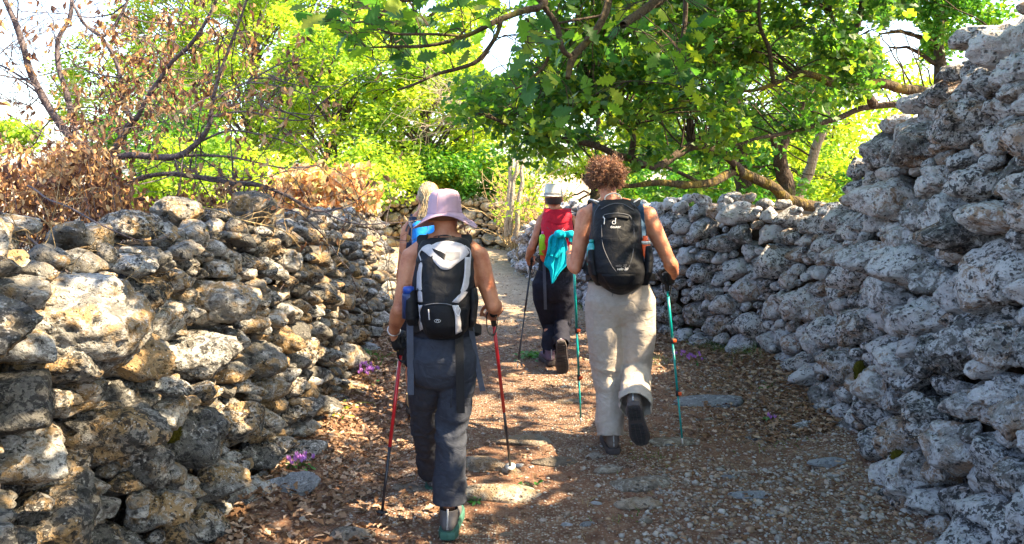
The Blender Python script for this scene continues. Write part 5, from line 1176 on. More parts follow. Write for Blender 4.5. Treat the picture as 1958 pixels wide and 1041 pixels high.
RA.line('haul_loop', [(838, 459), (840, 452), (852, 450), (862, 453), (863, 460)], .003, M['black_web'], ba, .0)
for q, (sx_, s) in enumerate(((800, 'sL'), (899, 'sR'))):
    dx = -1 if q == 0 else 1; S = JA[s]
    strap(ba, [A(850 + dx * 36, 470, -.10), A(850 + dx * 44, 459, -.06), S * .62 + JA['neck'] * .38 + [0, 0, .060], S * .66 + JA['neck'] * .34 + [0, .08, .02], A(850 + dx * 40, 520, .135), A(850 + dx * 46, 580, .10), A(850 + dx * 52, 610, .0), A(850 + dx * 48, 620, -.09)], .045, M['black_web'], 'shoulder_strap', .005)
# side pocket and hip belt, hanging webbing
PK = Pack([(556, 769, 796, .035), (575, 770, 798, .05), (610, 773, 799, .055), (622, 778, 798, .04)], 3.46, 2.2); PK.body('side_pocket', M['black_nylon'], ba, 3, .002)
PK2 = Pack([(552, 897, 911, .035), (575, 897, 913, .05), (612, 896, 911, .05), (625, 896, 906, .03)], 3.46, 2.2); PK2.body('side_pocket', M['black_nylon'], ba, 9, .003)
strap(ba, [A(805, 625, -.10), A(785, 632, -.03), A(780, 634, .06), A(815, 640, .14), A(850, 641, .155), A(890, 640, .14), A(918, 632, .05), A(912, 628, -.04), A(895, 622, -.10)], .04, M['black_web'], 'hip_belt', .004, side=(0, 0, 1))
strap(ba, [A(784, 600, -.10), A(784, 650, -.12), A(785, 700, -.10), A(785, 755, -.09)], .030, M['grey_web'], 'webbing_tail')
strap(ba, [A(878, 632, -.13), A(879, 690, -.155), A(880, 745, -.125), A(881, 790, -.10)], .038, M['black_web'], 'webbing_tail')
strap(ba, [A(899, 610, -.09), A(904, 650, -.06), A(913, 700, -.04), A(923, 748, -.02)], .026, M['grey_web'], 'webbing_tail')
bt = empty('water_bottle', PK.surf(781, 556), 'blue capped bottle in the side pocket of the black and silver backpack', 'water bottle', 'bottles carried in packs')
M['blue_cap'] = simple('royal_blue_plastic', (.01, .05, .28), .3); M['blue_body'] = simple('dark_blue_plastic', (.015, .03, .10), .3)
c = A(781, 566, -.155); MB().tube([c + [0, 0, -.10], c + [0, 0, .0], c + [0, 0, .012]], [.030, .030, .027], 20).build('bottle_body', M['blue_body'], bt)
MB().tube([c + [0, 0, .013], c + [0, 0, .030], c + [0, 0, .040], c + [0, 0, .043]], [.026, .026, .024, .016], 20).build('cap', M['blue_cap'], bt)
M['glove'] = simple('black_glove_knit', (.012, .012, .014), .8, bump=.5)
# black wrist wrap of the pole strap round the left hand
hw = JA['wL']; d = norm(np.array(JA['dL'])); sel = ((VA - hw) @ d > .045) & (np.linalg.norm(VA - hw, axis=1) < .17)
f = np.where(np.linalg.norm(VA - hw, axis=1) < .19, (VA - hw) @ d - .03, -1.0)
garment(pa, 'glove', VA, FA, f, .003, M['glove'])
def grip_point(J, q): return np.array(J['w' + q]) + norm(np.array(J['d' + q], float)) * .085 + norm(np.array(J['i' + q], float)) * .028
gL = grip_point(JA, 'L'); tipL = G(727, 1008); tipR = G(978, 910)
axl = norm(tipL - gL); trek_pole(gL - axl * .06, tipL, ['red_shaft', 'black_shaft'], 'red over black trekking pole in the left hand of the walker in lilac hat', (.07, .030, 'black_rub'), split=(.60,))
gR = grip_point(JA, 'R'); axr = norm(tipR - gR); trek_pole(gR - axr * .05, tipR, ['red_shaft', 'black_shaft'], 'red over black trekking pole in the right hand of the walker in lilac hat', (.07, .030, 'white_pl'), split=(.60,))

# ---------------------------------------------------------------- person 2: curly auburn hair, black rucksack, sand trousers
def B(px, py, dd=0.0): return W(px, py, 4.7 + dd)
JB = dict(hip=B(1186, 580), waist=B(1184, 528), chest=B(1180, 455), neck=B(1166, 385, .04), head=B(1159, 342, .10), face=(0.03, 1, -.45), sL=B(1120, 412), eL=B(1100, 512, -.02), wL=B(1091, 492, .17),
          sR=B(1237, 410), eR=B(1280, 500, -.03), wR=B(1290, 524, .15), dL=(.02, .75, .45), iL=(.6, .2, -.5), thL=(0, .1, .9), dR=(-.12, .75, -.42), iR=(-.6, .15, -.3), thR=(-.4, .1, .8),
          hL=B(1155, 600), kL=B(1164, 722, .04), aL=B(1170, 835, -.05), tL=B(1170, 850, .12), hR=B(1218, 600), kR=B(1217, 705, .03), aR=B(1214, 780, -.30), tR=B(1230, 835, -.26), hk=1.06)
pb = empty('person', (JB['hip'][0], 4.7, 0), 'tall walker with curly auburn hair, blue sleeveless top and sand coloured trousers', 'person', 'walkers on the path')
VB, FB = tuck(fuse(body_pieces(JB, dict(hip=.19, waist=.160, chest=.178, arm=1.13)), .0082, 5), JB, .30)
link('body', tri_mesh('body', VB, FB), M['skin2'], pb); face_bits(pb, JB)
M['denim'] = cloth('steel_blue_jersey', (.035, .075, .14), .35); X = VB[:, 0] - JB['chest'][0]; Z = VB[:, 2]
arm = np.interp(Z, [B(0, 540)[2], B(0, 480)[2], B(0, 430)[2], B(0, 405)[2], B(0, 392)[2]], [.26, .185, .165, .160, .155])
f = np.minimum.reduce([arm - np.abs(X), B(0, 392)[2] - Z + np.clip(np.abs(X + .03) - .07, 0, 1) * .6, Z - B(0, 552)[2]])
garment(pb, 'sleeveless_top', VB, FB, f, .006, M['denim'], amp=.002)
M['sand_trouser'] = cloth('sand_cotton_trouser_cloth', (.39, .34, .295), .65, .9, (7, 7, 9), .08, .018)
pants(JB, .215, [.112, .116, .104, .093, .087, .090, .090], M['sand_trouser'], pb, seed=14, top=.85, hem=.97)
boot(pb, JB['aL'] + [0, 0.0, .012], (-.02, 1, 0), (0, 0, 1), (M['brown_boot'], M['sole_grey'], M['dark_sole'], M['tab']))
boot(pb, JB['aR'] + [0, 0, .01], (.22, .38, -.92), (.12, .92, .42), (M['brown_boot'], M['sole_grey'], M['dark_sole'], M['tab']))
# curly hair: coils over a scalp
M['curl'] = Mat('curly_auburn_hair', .45, .5).m; mm = M['curl'].node_tree
hm = Mat('auburn_curls', .42, .5); r = hm.attr(); hm.color(hm.ramp(r, [(0, (.04, .014, .008)), (.5, (.115, .043, .022)), (1, (.40, .19, .08))])); M['curl'] = hm.m
he = B(1158, 336, .095); tm = TM(); g = np.random.default_rng(4)
rx, ry, rz = .122, .125, .118
for i in range(2800):
    d = norm(g.normal(size=3)); 
    if d[2] < -.62 or (d[1] > .55 and d[2] < .15): continue
    base = he + d * np.array([rx, ry, rz]) * g.uniform(.62, .91) * (1 + .12 * float(vn(d * 2.6, 9))); L = g.uniform(.02, .05) + .04 * (g.random() < .08); k = 11; a0 = g.uniform(0, 6.28); turns = g.uniform(1.2, 2.6); cr = g.uniform(.003, .009)
    dr = norm(d + g.normal(size=3) * .55 + np.array([0, 0, -.3])); T, U, Bq = frames([base, base + dr]); t = np.linspace(0, 1, k)
    P = base + dr * (t * L)[:, None] + (U[0] * np.cos(a0 + t * turns * 6.28)[:, None] + Bq[0] * np.sin(a0 + t * turns * 6.28)[:, None]) * cr
    tm.add(*tube_tri(P, np.interp(t, [0, .7, 1], [.0022, .0018, .0006]), 3), rnd=float(np.clip(g.normal(.5, .25), 0, 1)))
V, Fc = ellm(he, (rx * .74, ry * .78, rz * .78), 30, 20); Fc = np.array([(a, b, c) for q in Fc for (a, b, c) in ([q[:3], (q[0], q[2], q[3])] if len(q) == 4 else [q])]); tm.add(V, Fc, rnd=.1)
tm.build('curly_hair', M['curl'], pb)

RB = Pack([(382, 1155, 1200, .03), (387, 1145, 1213, .06), (397, 1138, 1222, .09), (415, 1134, 1227, .12), (450, 1133, 1229, .16), (490, 1130, 1236, .20), (520, 1130, 1240, .22), (540, 1138, 1236, .21), (552, 1152, 1222, .17), (560, 1168, 1202, .10), (563, 1178, 1192, .04)], 4.585, 2.5)
bb = empty('backpack', (JB['chest'][0], 4.5, 1.1), 'plain black backpack with white lettering worn by the curly haired walker', 'backpack', 'backpacks worn by the walkers')
RB.body('pack_body', M['black_nylon'], bb, 15, .005)
for sd in ([(1146, 392), (1137, 410), (1135, 450), (1133, 500)], [(1207, 388), (1222, 404), (1227, 450), (1232, 500)]): RB.line('piping', sd, .003, M['grey_web'], bb, .004)
RB.line('zip', [(1152, 418), (1156, 411), (1180, 408), (1202, 412), (1208, 420)], .0028, M['ghost'], bb, .004); RB.line('zip', [(1149, 400), (1168, 391), (1190, 390), (1212, 402)], .002, M['ghost'], bb, .004)
RB.panel('zip_flap', [(1158, 413), (1180, 410), (1203, 414)], [(1160, 420), (1180, 417), (1202, 420)], M['black_nylon'], bb, .006, 4, 14, bulge=.003)
RB.line('zip_pull', [(1154, 415), (1156, 420), (1155, 429)], .003, M['print'], bb, .006); RB.line('zip_pull', [(1166, 551), (1170, 553), (1171, 562), (1170, 570)], .0022, M['ghost'], bb, .003)
RB.line('seam', [(1150, 430), (1153, 470), (1168, 505), (1178, 520)], .0018, M['ghost'], bb, .002); RB.line('seam', [(1212, 430), (1212, 470), (1205, 505), (1196, 520)], .0018, M['ghost'], bb, .002)
RB.panel('lower_front', [(1150, 525), (1158, 540), (1170, 556)], [(1216, 525), (1210, 540), (1198, 556)], M['black_nylon'], bb, .004, 10, 8, bulge=.008)
lg = MB(); RB.line('', [(1173.8 + 3.2 * math.cos(a), 426 + 3 * math.sin(a)) for a in np.linspace(-.4, 5.2, 20)], .0022, None, None, .005, 20, 5, lg); RB.line('', [(1177.2, 417.5), (1176.6, 423), (1176.8, 428.6)], .0024, None, None, .005, 6, 5, lg); lg.build('logo', M['print'], bb)
RB.text('lettering', 'deuter', 1177, 436.5, 7.6, M['print'], bb, .005); RB.text('lettering', 'velo 20', 1187, 510.5, 7, M['ghost'], bb, .006, .3); RB.text('lettering', 'velo 20', 1190, 517, 7, M['print'], bb, .006, .3)
MB().tube(smooth_path([B(1157, 388, -.12), B(1158, 376, -.13), B(1172, 370, -.13), B(1185, 374, -.13), B(1190, 386, -.13)], 24), [.004] * 24, 8).build('hydration_hose', M['white_pl'], bb)
for q, s in enumerate(('sL', 'sR')):
    S = JB[s]; dx = -1 if q == 0 else 1
    strap(bb, [B(1180 + dx * 26, 396, -.17), B(1180 + dx * 34, 389, -.10), S * .68 + JB['neck'] * .32 + [0, -.02, .062], S * .70 + JB['neck'] * .30 + [0, .07, .03], B(1180 + dx * 44, 440, .14), B(1180 + dx * 50, 490, .11), B(1180 + dx * 56, 515, .0), B(1180 + dx * 50, 525, -.12)], .058, M['black_web'], 'shoulder_strap', .006)
    strap(bb, [B(1180 + dx * 31, 388, -.125), S * .68 + JB['neck'] * .32 + [dx * .026, -.02, .072], S * .70 + JB['neck'] * .30 + [dx * .026, .07, .04]], .005, M['print'], 'strap_piping', .003)
PBL = Pack([(478, 1123, 1140, .06), (500, 1122, 1142, .09), (525, 1128, 1146, .10), (545, 1140, 1152, .05)], 4.53, 2.2); PBL.body('side_pocket', M['black_nylon'], bb, 31, .003)
PBR = Pack([(470, 1228, 1247, .06), (495, 1230, 1251, .09), (520, 1228, 1250, .10), (545, 1220, 1240, .05)], 4.53, 2.2); PBR.body('side_pocket', M['black_nylon'], bb, 32, .003)
strap(bb, [B(1130, 530, -.14), B(1122, 532, -.02), B(1128, 534, .14), B(1185, 536, .18), B(1240, 534, .15), B(1252, 530, -.01), B(1238, 526, -.14)], .035, M['black_web'], 'hip_belt', .004, side=(0, 0, 1))
M['teal_gl'] = simple('turquoise_clear_plastic', (.03, .30, .32), .15, .6)
b1 = empty('water_bottle', B(1130, 480, -.15), 'turquoise plastic bottle in the left pocket of the plain black backpack', 'water bottle', 'bottles carried in packs')
c = B(1131, 478, -.20); MB().tube([c + [0, 0, -.09], c + [0, 0, .01], c + [0, 0, .03], c + [0, 0, .042]], [.028, .028, .022, .013], 20).build('bottle_body', M['teal_gl'], b1)
MB().tube([c + [0, 0, .042], c + [0, 0, .06]], [.015, .014], 16).build('cap', M['teal_shaft'], b1)
b2_ = empty('water_bottle', B(1235, 480, -.15), 'orange and white bottle in the right pocket of the plain black backpack', 'water bottle', 'bottles carried in packs')
c = B(1234, 468, -.20); MB().tube([c + [0, 0, -.10], c + [0, 0, .004]], [.029, .029], 20).build('bottle_body', M['orange_pl'], b2_)
MB().tube([c + [0, 0, .004], c + [0, 0, .022]], [.031, .030], 20).build('band', M['white_pl'], b2_); MB().tube([c + [0, 0, .022], c + [0, 0, .03], c + [0, 0, .05], c + [0, 0, .052]], [.024, .016, .016, .010], 16).build('cap', M['orange_pl'], b2_)
f = np.where(np.linalg.norm(VB - JB['wR'], axis=1) < .15, (VB - JB['wR']) @ norm(np.array(JB['dR'])) - .03, -1.0); garment(pb, 'glove', VB, FB, f, .003, M['glove'])
gl = grip_point(JB, 'L'); tl = G(1111, 814); ax = norm(tl - gl); trek_pole(gl - ax * .06, tl, ['teal_shaft'], 'teal trekking pole held in the left hand of the curly haired walker', None, ((.47, 'orange_pl'), (.73, 'orange_pl')), (.47, .73))
gl = grip_point(JB, 'R'); tl = G(1306, 856); ax = norm(tl - gl); trek_pole(gl - ax * .05, tl, ['teal_shaft'], 'teal trekking pole held in the right hand of the curly haired walker', None, ((.40, 'orange_pl'), (.70, 'orange_pl')), (.40, .70))

# ---------------------------------------------------------------- person 3: white trilby, red rucksack
def C(px, py, dd=0.0): return W(px, py, 6.8 + dd)
JC = dict(hip=C(1059, 548), waist=C(1063, 508), chest=C(1065, 455), neck=C(1061, 401, .03), head=C(1058, 380, .05), face=(0, 1, -.1), sL=C(1038, 420), eL=C(1018, 472, -.02), wL=C(1009, 495, .17),
          sR=C(1092, 420), eR=C(1106, 472), wR=C(1104, 495, .18), dL=(.1, .75, -.45), iL=(.6, .2, -.1), thL=(0, .1, .8), dR=(-.1, .75, -.4), iR=(-.6, .2, -.1), thR=(0, .1, .8),
          hL=C(1046, 562), kL=C(1052, 620, .10), aL=C(1050, 676, -.05), tL=C(1046, 684, .12), hR=C(1073, 562), kR=C(1076, 618, .05), aR=C(1073, 662, -.30), tR=C(1074, 700, -.26), hk=.98)
pc = empty('person', (JC['hip'][0], 6.8, 0), 'walker in a white trilby hat and black clothes furthest along the path', 'person', 'walkers on the path')
VC, FC = tuck(fuse(body_pieces(JC, dict(hip=.17, waist=.15, chest=.150)), .0095, 3), JC, .30)
link('body', tri_mesh('body', VC, FC), M['skin2'], pc); face_bits(pc, JC)
X = VC[:, 0] - JC['chest'][0]; Z = VC[:, 2]; arm = np.interp(Z, [C(0, 500)[2], C(0, 450)[2], C(0, 412)[2]], [.22, .165, .125])
garment(pc, 'sleeveless_top', VC, FC, np.minimum.reduce([arm - np.abs(X), C(0, 408)[2] - Z, Z - C(0, 530)[2]]), .006, M['black_nylon'])
M['navy_trouser'] = cloth('navy_black_trouser_cloth', (.014, .015, .026), .7)
pants(JC, .195, [.105, .100, .085, .073, .066, .064, .062], M['navy_trouser'], pc, seed=24, top=.8, hem=.98, voxel=.012)
boot(pc, JC['aL'] + [0, 0, .005], (-.25, 1, 0), (0, 0, 1), (M['plum_shoe'], M['sole_grey'], M['dark_sole'], M['tab']), name='shoe'); boot(pc, JC['aR'] + [0, 0, 0], (.05, .2, -.98), (.05, .98, .2), (M['plum_shoe'], M['sole_grey'], M['dark_sole'], M['tab']), name='shoe')
M['hair_dark'] = simple('short_dark_hair', (.04, .03, .028), .6, bump=.8, bscale=300); he = JC['head']; V, Fc = ellm(he + [0, -.018, .01], (.076, .096, .105), 40, 28)
Fc = np.array([(a, b, c) for q in Fc for (a, b, c) in ([q[:3], (q[0], q[2], q[3])] if len(q) == 4 else [q])]); v, t = iso_clip(V, Fc, np.minimum.reduce([V[:, 2] - (he[2] - .05), .04 - (V[:, 1] - he[1]), he[2] + .008 - V[:, 2]])); v, t = shell(v, t, 0, .006); link('hair', tri_mesh('hair', v, t), M['hair_dark'], pc)
M['straw'] = cloth('off_white_straw', (.68, .70, .66), .2, .9, (20, 20, 60), .05); M['band'] = simple('grey_hat_band', (.28, .27, .27), .8)
hc = C(1058, 375, .035); n = 56
def trilby(rows, off=0):
    V = []
    for r, z in rows:
        for i in range(n):
            a = 2 * math.pi * i / n; w_ = max(0, r - .085) / .045; dz = z + (.012 * abs(math.cos(a)) ** 2 - .004) * w_; rr = r + off
            if z > .09 and r < .06: dz -= .012 * math.exp(-(rr * math.cos(a) / .02) ** 2)
            V.append(hc + np.array([rr * math.cos(a), rr * 1.15 * math.sin(a), dz + rr * math.sin(a) * -.08]))
    return V
rows = [(0.004, .108), (.03, .110), (.055, .112), (.068, .107), (.073, .095), (.080, .03), (.083, .006), (.087, .0), (.102, -.004), (.120, -.007), (.128, -.006)]
V = trilby(rows) + trilby(rows[::-1], -.003); Fc = []
for i in range(len(rows) * 2 - 1):
    for j in range(n): k = (j + 1) % n; Fc.append((i * n + j, (i + 1) * n + j, (i + 1) * n + k, i * n + k))
hat = link('trilby_hat', poly_mesh('trilby_hat', V, Fc), M['straw'], pc)
V = trilby([(.0835, .006), (.0845, .008), (.0822, .027), (.0812, .028)], .0015); Fc = [(i * n + j, i * n + (j + 1) % n, (i + 1) * n + (j + 1) % n, (i + 1) * n + j) for i in range(3) for j in range(n)]; link('hat_band', poly_mesh('hat_band', V, Fc), M['band'], hat)
M['red_nylon'] = cloth('crimson_nylon', (.52, .012, .035), .45, .7, (10, 10, 10)); M['white_cloth'] = simple('white_trim', (.7, .68, .68), .8)
RC = Pack([(401, 1046, 1088, .04), (406, 1039, 1094, .07), (430, 1036, 1096, .11), (460, 1036, 1099, .15), (482, 1038, 1099, .15), (494, 1044, 1094, .10), (498, 1056, 1084, .03)], 6.69, 2.5)
bc = empty('backpack', (JC['chest'][0], 6.6, 1.0), 'small red backpack worn by the walker in the white trilby hat', 'backpack', 'backpacks worn by the walkers')
RC.body('pack_body', M['red_nylon'], bc, 41, .006); strap(bc, [RC.surf(1038, 424, .004), RC.surf(1046, 436, .004), RC.surf(1056, 446, .004)], .012, M['grey_web'], 'compression_strap', side=(0, 0, 1))
lg = MB(); RC.line('', [(1077 + 2.2 * math.cos(a), 439 + 2.2 * math.sin(a)) for a in np.linspace(0, 5, 12)], .0022, None, None, .004, 12, 4, lg); lg.build('logo', M['print'], bc)
RC.panel('lid', [(1040, 408), (1060, 404), (1092, 408)], [(1045, 424), (1068, 430), (1090, 424)], M['red_nylon'], bc, .006, 8, 12, bulge=.006)
for q, s in enumerate(('sL', 'sR')):
    S = JC[s]; dx = -1 if q == 0 else 1
    strap(bc, [C(1066 + dx * 18, 412, -.15), C(1066 + dx * 21, 402, -.08), S * .64 + JC['neck'] * .36 + [0, 0, .062], S * .66 + JC['neck'] * .34 + [0, .08, .02], C(1066 + dx * 22, 450, .13), C(1066 + dx * 27, 480, .0), C(1066 + dx * 25, 484, -.10)], .05, M['red_nylon'], 'shoulder_strap', .005)
PC = Pack([(466, 1030, 1045, .04), (480, 1031, 1047, .06), (496, 1034, 1047, .05), (501, 1037, 1045, .02)], 6.64, 2.2); PC.body('side_pocket', simple('orange_red_mesh', (.55, .07, .02), .7), bc, 4, .002)
strap(bc, [C(1040, 498, -.10), C(1041, 530, -.13), C(1042, 560, -.14), C(1043, 592, -.10)], .026, M['grey_web'], 'webbing_tail')
strap(bc, [RC.surf(1080, 447, .01), RC.surf(1087, 452, .014), RC.surf(1098, 447, .01)], .02, M['ghost'], 'buckle_strap', side=(0, 0, 1))
M['lime'] = simple('lime_lacquer', (.30, .62, .02), .3, .5); M['pink'] = simple('pink_plastic', (.65, .12, .35), .4)
b3 = empty('water_bottle', C(1038, 470, -.2), 'lime green bottle with pink top in the side pocket of the red backpack', 'water bottle', 'bottles carried in packs')
c = C(1038, 470, -.185); MB().tube([c + [0, 0, -.08], c + [0, 0, .07], c + [0, 0, .09], c + [0, 0, .10]], [.033, .033, .028, .014], 20).build('bottle_body', M['lime'], b3)
MB().tube([c + [0, 0, .10], c + [0, 0, .118], c + [0, 0, .126]], [.014, .013, .006], 14).build('cap', M['pink'], b3)
# turquoise cloth tied round the pack
M['turq'] = cloth('turquoise_cotton', (.0, .42, .55), .5, .85, (9, 9, 6), .08); cl = []
NU_, NV_ = 44, 50
def drape(Lp, Rp, off, seed, amp):
    A_ = smooth_path(np.column_stack([np.array(Lp, float), np.zeros(len(Lp))]), NV_); B_ = smooth_path(np.column_stack([np.array(Rp, float), np.zeros(len(Rp))]), NV_); V = []
    for i in range(NV_):
        for j in range(NU_):
            t = j / (NU_ - 1); v_ = i / (NV_ - 1); q = A_[i] * (1 - t) + B_[i] * t
            fold = math.sin(t * 17 + 3 * v_ + seed) * .55 + math.sin(t * 31 + seed * 2 + v_ * 2) * .25 + .5 * float(vn(np.array([t * 5, v_ * 2.5, seed * 1.0]), 3))
            d = 6.69 - .15 - off - amp * (fold * min(1, v_ * 3 + .25)); V.append(W(q[0], q[1], d))
    Fc = [(i * NU_ + j, i * NU_ + j + 1, (i + 1) * NU_ + j + 1, (i + 1) * NU_ + j) for i in range(NV_ - 1) for j in range(NU_ - 1)]
    return np.array(V), np.array([(a, b, c) for q in Fc for (a, b, c) in (q[:3], (q[0], q[2], q[3]))])
tm = TM()
for Lp, Rp, off, sd, am in (([(1062, 446), (1050, 462), (1045, 485), (1040, 505), (1050, 517), (1055, 543)], [(1076, 446), (1084, 464), (1086, 490), (1084, 507), (1070, 522), (1058, 541)], .02, 1, .016),
                            ([(1062, 445), (1050, 455), (1048, 475), (1047, 488)], [(1078, 444), (1080, 462), (1076, 480), (1066, 494)], .05, 5, .014), ([(1085, 442), (1086, 450), (1088, 462)], [(1100, 444), (1102, 456), (1101, 466)], .02, 8, .01)):
    V, Fc = drape(Lp, Rp, off, sd, am); tm.add(*shell(V, Fc, 0, .003), rnd=.5)
kn = W(1070, 448, 6.46); V, Fc = fuse([ellm(kn, (.045, .035, .034), 20, 14), ellm(kn + [.022, 0, -.008], (.03, .032, .026), 16, 12), ellm(kn + [.085, .02, .0], (.05, .03, .028), 16, 12)], .006, 3)
V = V + vnormals(V, Fc) * (.006 * (1 - 2 * np.abs(vn(V * np.array([40, 20, 16]), 5))))[:, None]; tm.add(V, Fc, rnd=.5)
o = tm.build('turquoise_cloth', M['turq']); tag(o, 'turquoise cloth knotted over the back of the red backpack', 'cloth')
gl = grip_point(JC, 'L'); tl = G(989, 706); ax = norm(tl - gl); trek_pole(gl - ax * .05, tl, ['black_shaft'], 'thin black trekking pole in the left hand of the walker in the white trilby', (.07, .02, 'white_pl'), split=(.5,), r0=.0085)
gl = grip_point(JC, 'R'); trek_pole(gl - [0, 0, -.05], [gl[0] + .05, gl[1] - .1, .01], ['black_shaft'], 'thin black trekking pole mostly hidden behind the curly haired walker', None, split=(.5,), r0=.0085)

# ---------------------------------------------------------------- person 4: blonde hair, blue rucksack
def D(px, py, dd=0.0): return W(px, py, 5.3 + dd)
JD = dict(hip=D(812, 588), waist=D(810, 540), chest=D(808, 470), neck=D(812, 405, .03), head=D(819, 379, .06), face=(.1, 1, -.1), sL=D(781, 440), eL=D(769, 515, 0), wL=D(767, 565, .15),
          sR=D(842, 440), eR=D(862, 515), wR=D(885, 560, .15), dL=(0, .5, -.7), iL=(.7, .3, .1), thL=(0, .6, .6), dR=(.2, .7, -.4), iR=(-.6, .2, -.2), thR=(0, .1, .8),
          hL=D(795, 605), kL=D(791, 690, .06), aL=D(789, 765, -.02), tL=D(784, 780, .14), hR=D(830, 605), kR=D(832, 690, .2), aR=D(832, 755, .3), tR=D(832, 765, .46), hk=.98)
pd = empty('person', (JD['hip'][0], 5.3, 0), 'blonde walker in a blue and black top and shorts, half hidden behind the lilac hat', 'person', 'walkers on the path')
VD, FD = tuck(fuse(body_pieces(JD, dict(hip=.165, waist=.135, chest=.145)), .0095, 3), JD, JD['kL'][2] + .12)
link('body', tri_mesh('body', VD, FD), M['skin2'], pd); face_bits(pd, JD)
X = VD[:, 0] - JD['chest'][0]; Z = VD[:, 2]; arm = np.interp(Z, [D(0, 540)[2], D(0, 480)[2], D(0, 430)[2]], [.14, .105, .080])
M['blue_top'] = cloth('black_jersey', (.02, .03, .06), .3); garment(pd, 'sleeveless_top', VD, FD, np.minimum.reduce([arm - np.abs(X), D(0, 425)[2] - Z, Z - D(0, 570)[2]]), .006, M['blue_top'])
JS = dict(JD); pants(JD, .185, [.100, .098, .090, .085, .083, .082, .082], M['navy_trouser'], pd, 'shorts', seed=34, top=.6, hem=-.35, voxel=.012)
for q, fw in (('L', (-.1, 1, 0)), ('R', (0, 1, 0))): boot(pd, JD['a' + q] + [0, 0, .02 if q == 'L' else .0], fw, (0, 0, 1), (M['sand_boot'], M['dark_sole'], M['dark_sole'], M['tab']))
M['blonde'] = Mat('x', .4, .4).m; hm = Mat('ash_blonde_hair', .38, .5); hm.color(hm.ramp(hm.attr(), [(0, (.14, .09, .04)), (.5, (.34, .26, .15)), (1, (.58, .50, .36))])); M['blonde'] = hm.m
tm = TM(); g = np.random.default_rng(8); he = JD['head']; bun = he + [-.0, -.115, -.01]
for i in range(700):
    d = norm(g.normal(size=3)); 
    if d[1] > .75 or d[2] < -.75: continue
    p0 = he + [0, -.012, .018] + norm(d + [0, .25, .1]) * np.array([.074, .093, .100]); p1 = he + [0, -.012, .018] + norm(d * .6 + [0, -.7, -.05]) * np.array([.077, .097, .100]); p2 = bun + g.normal(size=3) * .008
    end = bun + np.array([g.normal() * .022 - .01, -.03 + g.normal() * .01, -.10 - g.random() * .10])
    P = smooth_path([p0, p1, p2, bun * .4 + end * .6 + g.normal(size=3) * .008, end], 12); tm.add(*tube_tri(P, np.linspace(.003, .0014, 12), 3), rnd=float(np.clip(g.normal(.5, .22), 0, 1)))
tm.build('ponytail_hair', M['blonde'], pd)
M['azure'] = cloth('azure_nylon', (.01, .20, .62), .45, .7)
RD = Pack([(424, 797, 832, .04), (430, 788, 840, .07), (460, 787, 842, .12), (520, 787, 842, .14), (550, 795, 835, .06)], 5.19, 2.5); bd = empty('backpack', (JD['chest'][0], 5.1, 1.1), 'bright blue backpack on the blonde walker behind the lilac hat', 'backpack', 'backpacks worn by the walkers')
RD.body('pack_body', M['azure'], bd, 51, .006); RD.line('drawcord', [(818, 430), (819, 440), (813, 448), (822, 456)], .0015, M['ghost'], bd, .004)
for q, s in enumerate(('sL', 'sR')):
    S = JD[s]; dx = -1 if q == 0 else 1
    strap(bd, [D(812 + dx * 20, 436, -.14), D(812 + dx * 24, 426, -.08), S * .64 + JD['neck'] * .36 + [0, 0, .060], S * .66 + JD['neck'] * .34 + [0, .08, .02], D(812 + dx * 26, 480, .13), D(812 + dx * 30, 520, .0), D(812 + dx * 24, 524, -.10)], .05, M['blue_top'], 'shoulder_strap', .005)
strap(bd, [D(790, 425, -.09), D(780, 432, -.07), D(776, 443, -.06)], .012, M['ghost'], 'webbing_tail')
gl = grip_point(JD, 'L'); tl = G(752, 770); trek_pole(gl, tl, ['white_shaft'], 'white trekking pole in the left hand of the blonde walker', None, split=(.5,))
gl = grip_point(JD, 'R'); trek_pole(gl + [.04, 0, .05], [gl[0] + .03, gl[1] + .05, .01], ['black_shaft'], 'dark trekking pole in the right hand of the blonde walker', None, split=(.5,))
# ---------------------------------------------------------------- ground cover
g = np.random.default_rng(200)
def rx_in(y): return np.interp(y, [0, 1.2, 2.4, 3.5, 4.8, 6.2, 6.9, 7.6, 8.4, 9.4, 11, 13, 15], [1.3, 1.42, 1.64, 1.83, 2.04, 2.26, 2.2, 1.9, 1.4, .95, .5, .12, .0])
def scatter_rocks(n, xr, yr, size, lv, seed, dens, flat=(.35, .8), sink=.25):
    g = np.random.default_rng(seed); tm = TM(); dirs, F0 = ICO[lv]; pts = []
    while len(pts) < n:
        x, y = g.uniform(*xr, 4000), g.uniform(*yr, 4000) if yr[1] < 6 else yr[0] + (yr[1] - yr[0]) * g.random(4000) ** 1.6
        k = (x > -1.35) & (x < rx_in(y) + .1) & (g.random(4000) < dens(x, y)); pts.extend(zip(x[k], y[k]))
    P = np.array(pts[:n]); z = gz(P[:, 0], P[:, 1]); s = size[0] + (size[1] - size[0]) * g.random(n) ** 3.0
    base = [norm(dirs) * (1 + .30 * g.normal(size=len(dirs)) * .6)[:, None] for _ in range(24)]; sh = np.array(base)[g.integers(24, size=n)]
    a = g.uniform(0, 6.28, n); ca, sa = np.cos(a), np.sin(a); sx, sy, sz = s * g.uniform(.8, 1.4, n), s * g.uniform(.6, 1.1, n), s * g.uniform(*flat, n)
    X = sh[:, :, 0] * sx[:, None]; Y = sh[:, :, 1] * sy[:, None]; Z = sh[:, :, 2] * sz[:, None]
    V = np.stack([P[:, 0:1] + X * ca[:, None] - Y * sa[:, None], P[:, 1:2] + X * sa[:, None] + Y * ca[:, None], z[:, None] + Z + (sz * (1 - 2 * sink) * .6)[:, None]], -1).reshape(-1, 3)
    tm.add(V, (F0[None] + (np.arange(n) * len(dirs))[:, None, None]).reshape(-1, 3), np.repeat(g.random(n), len(dirs))); return tm
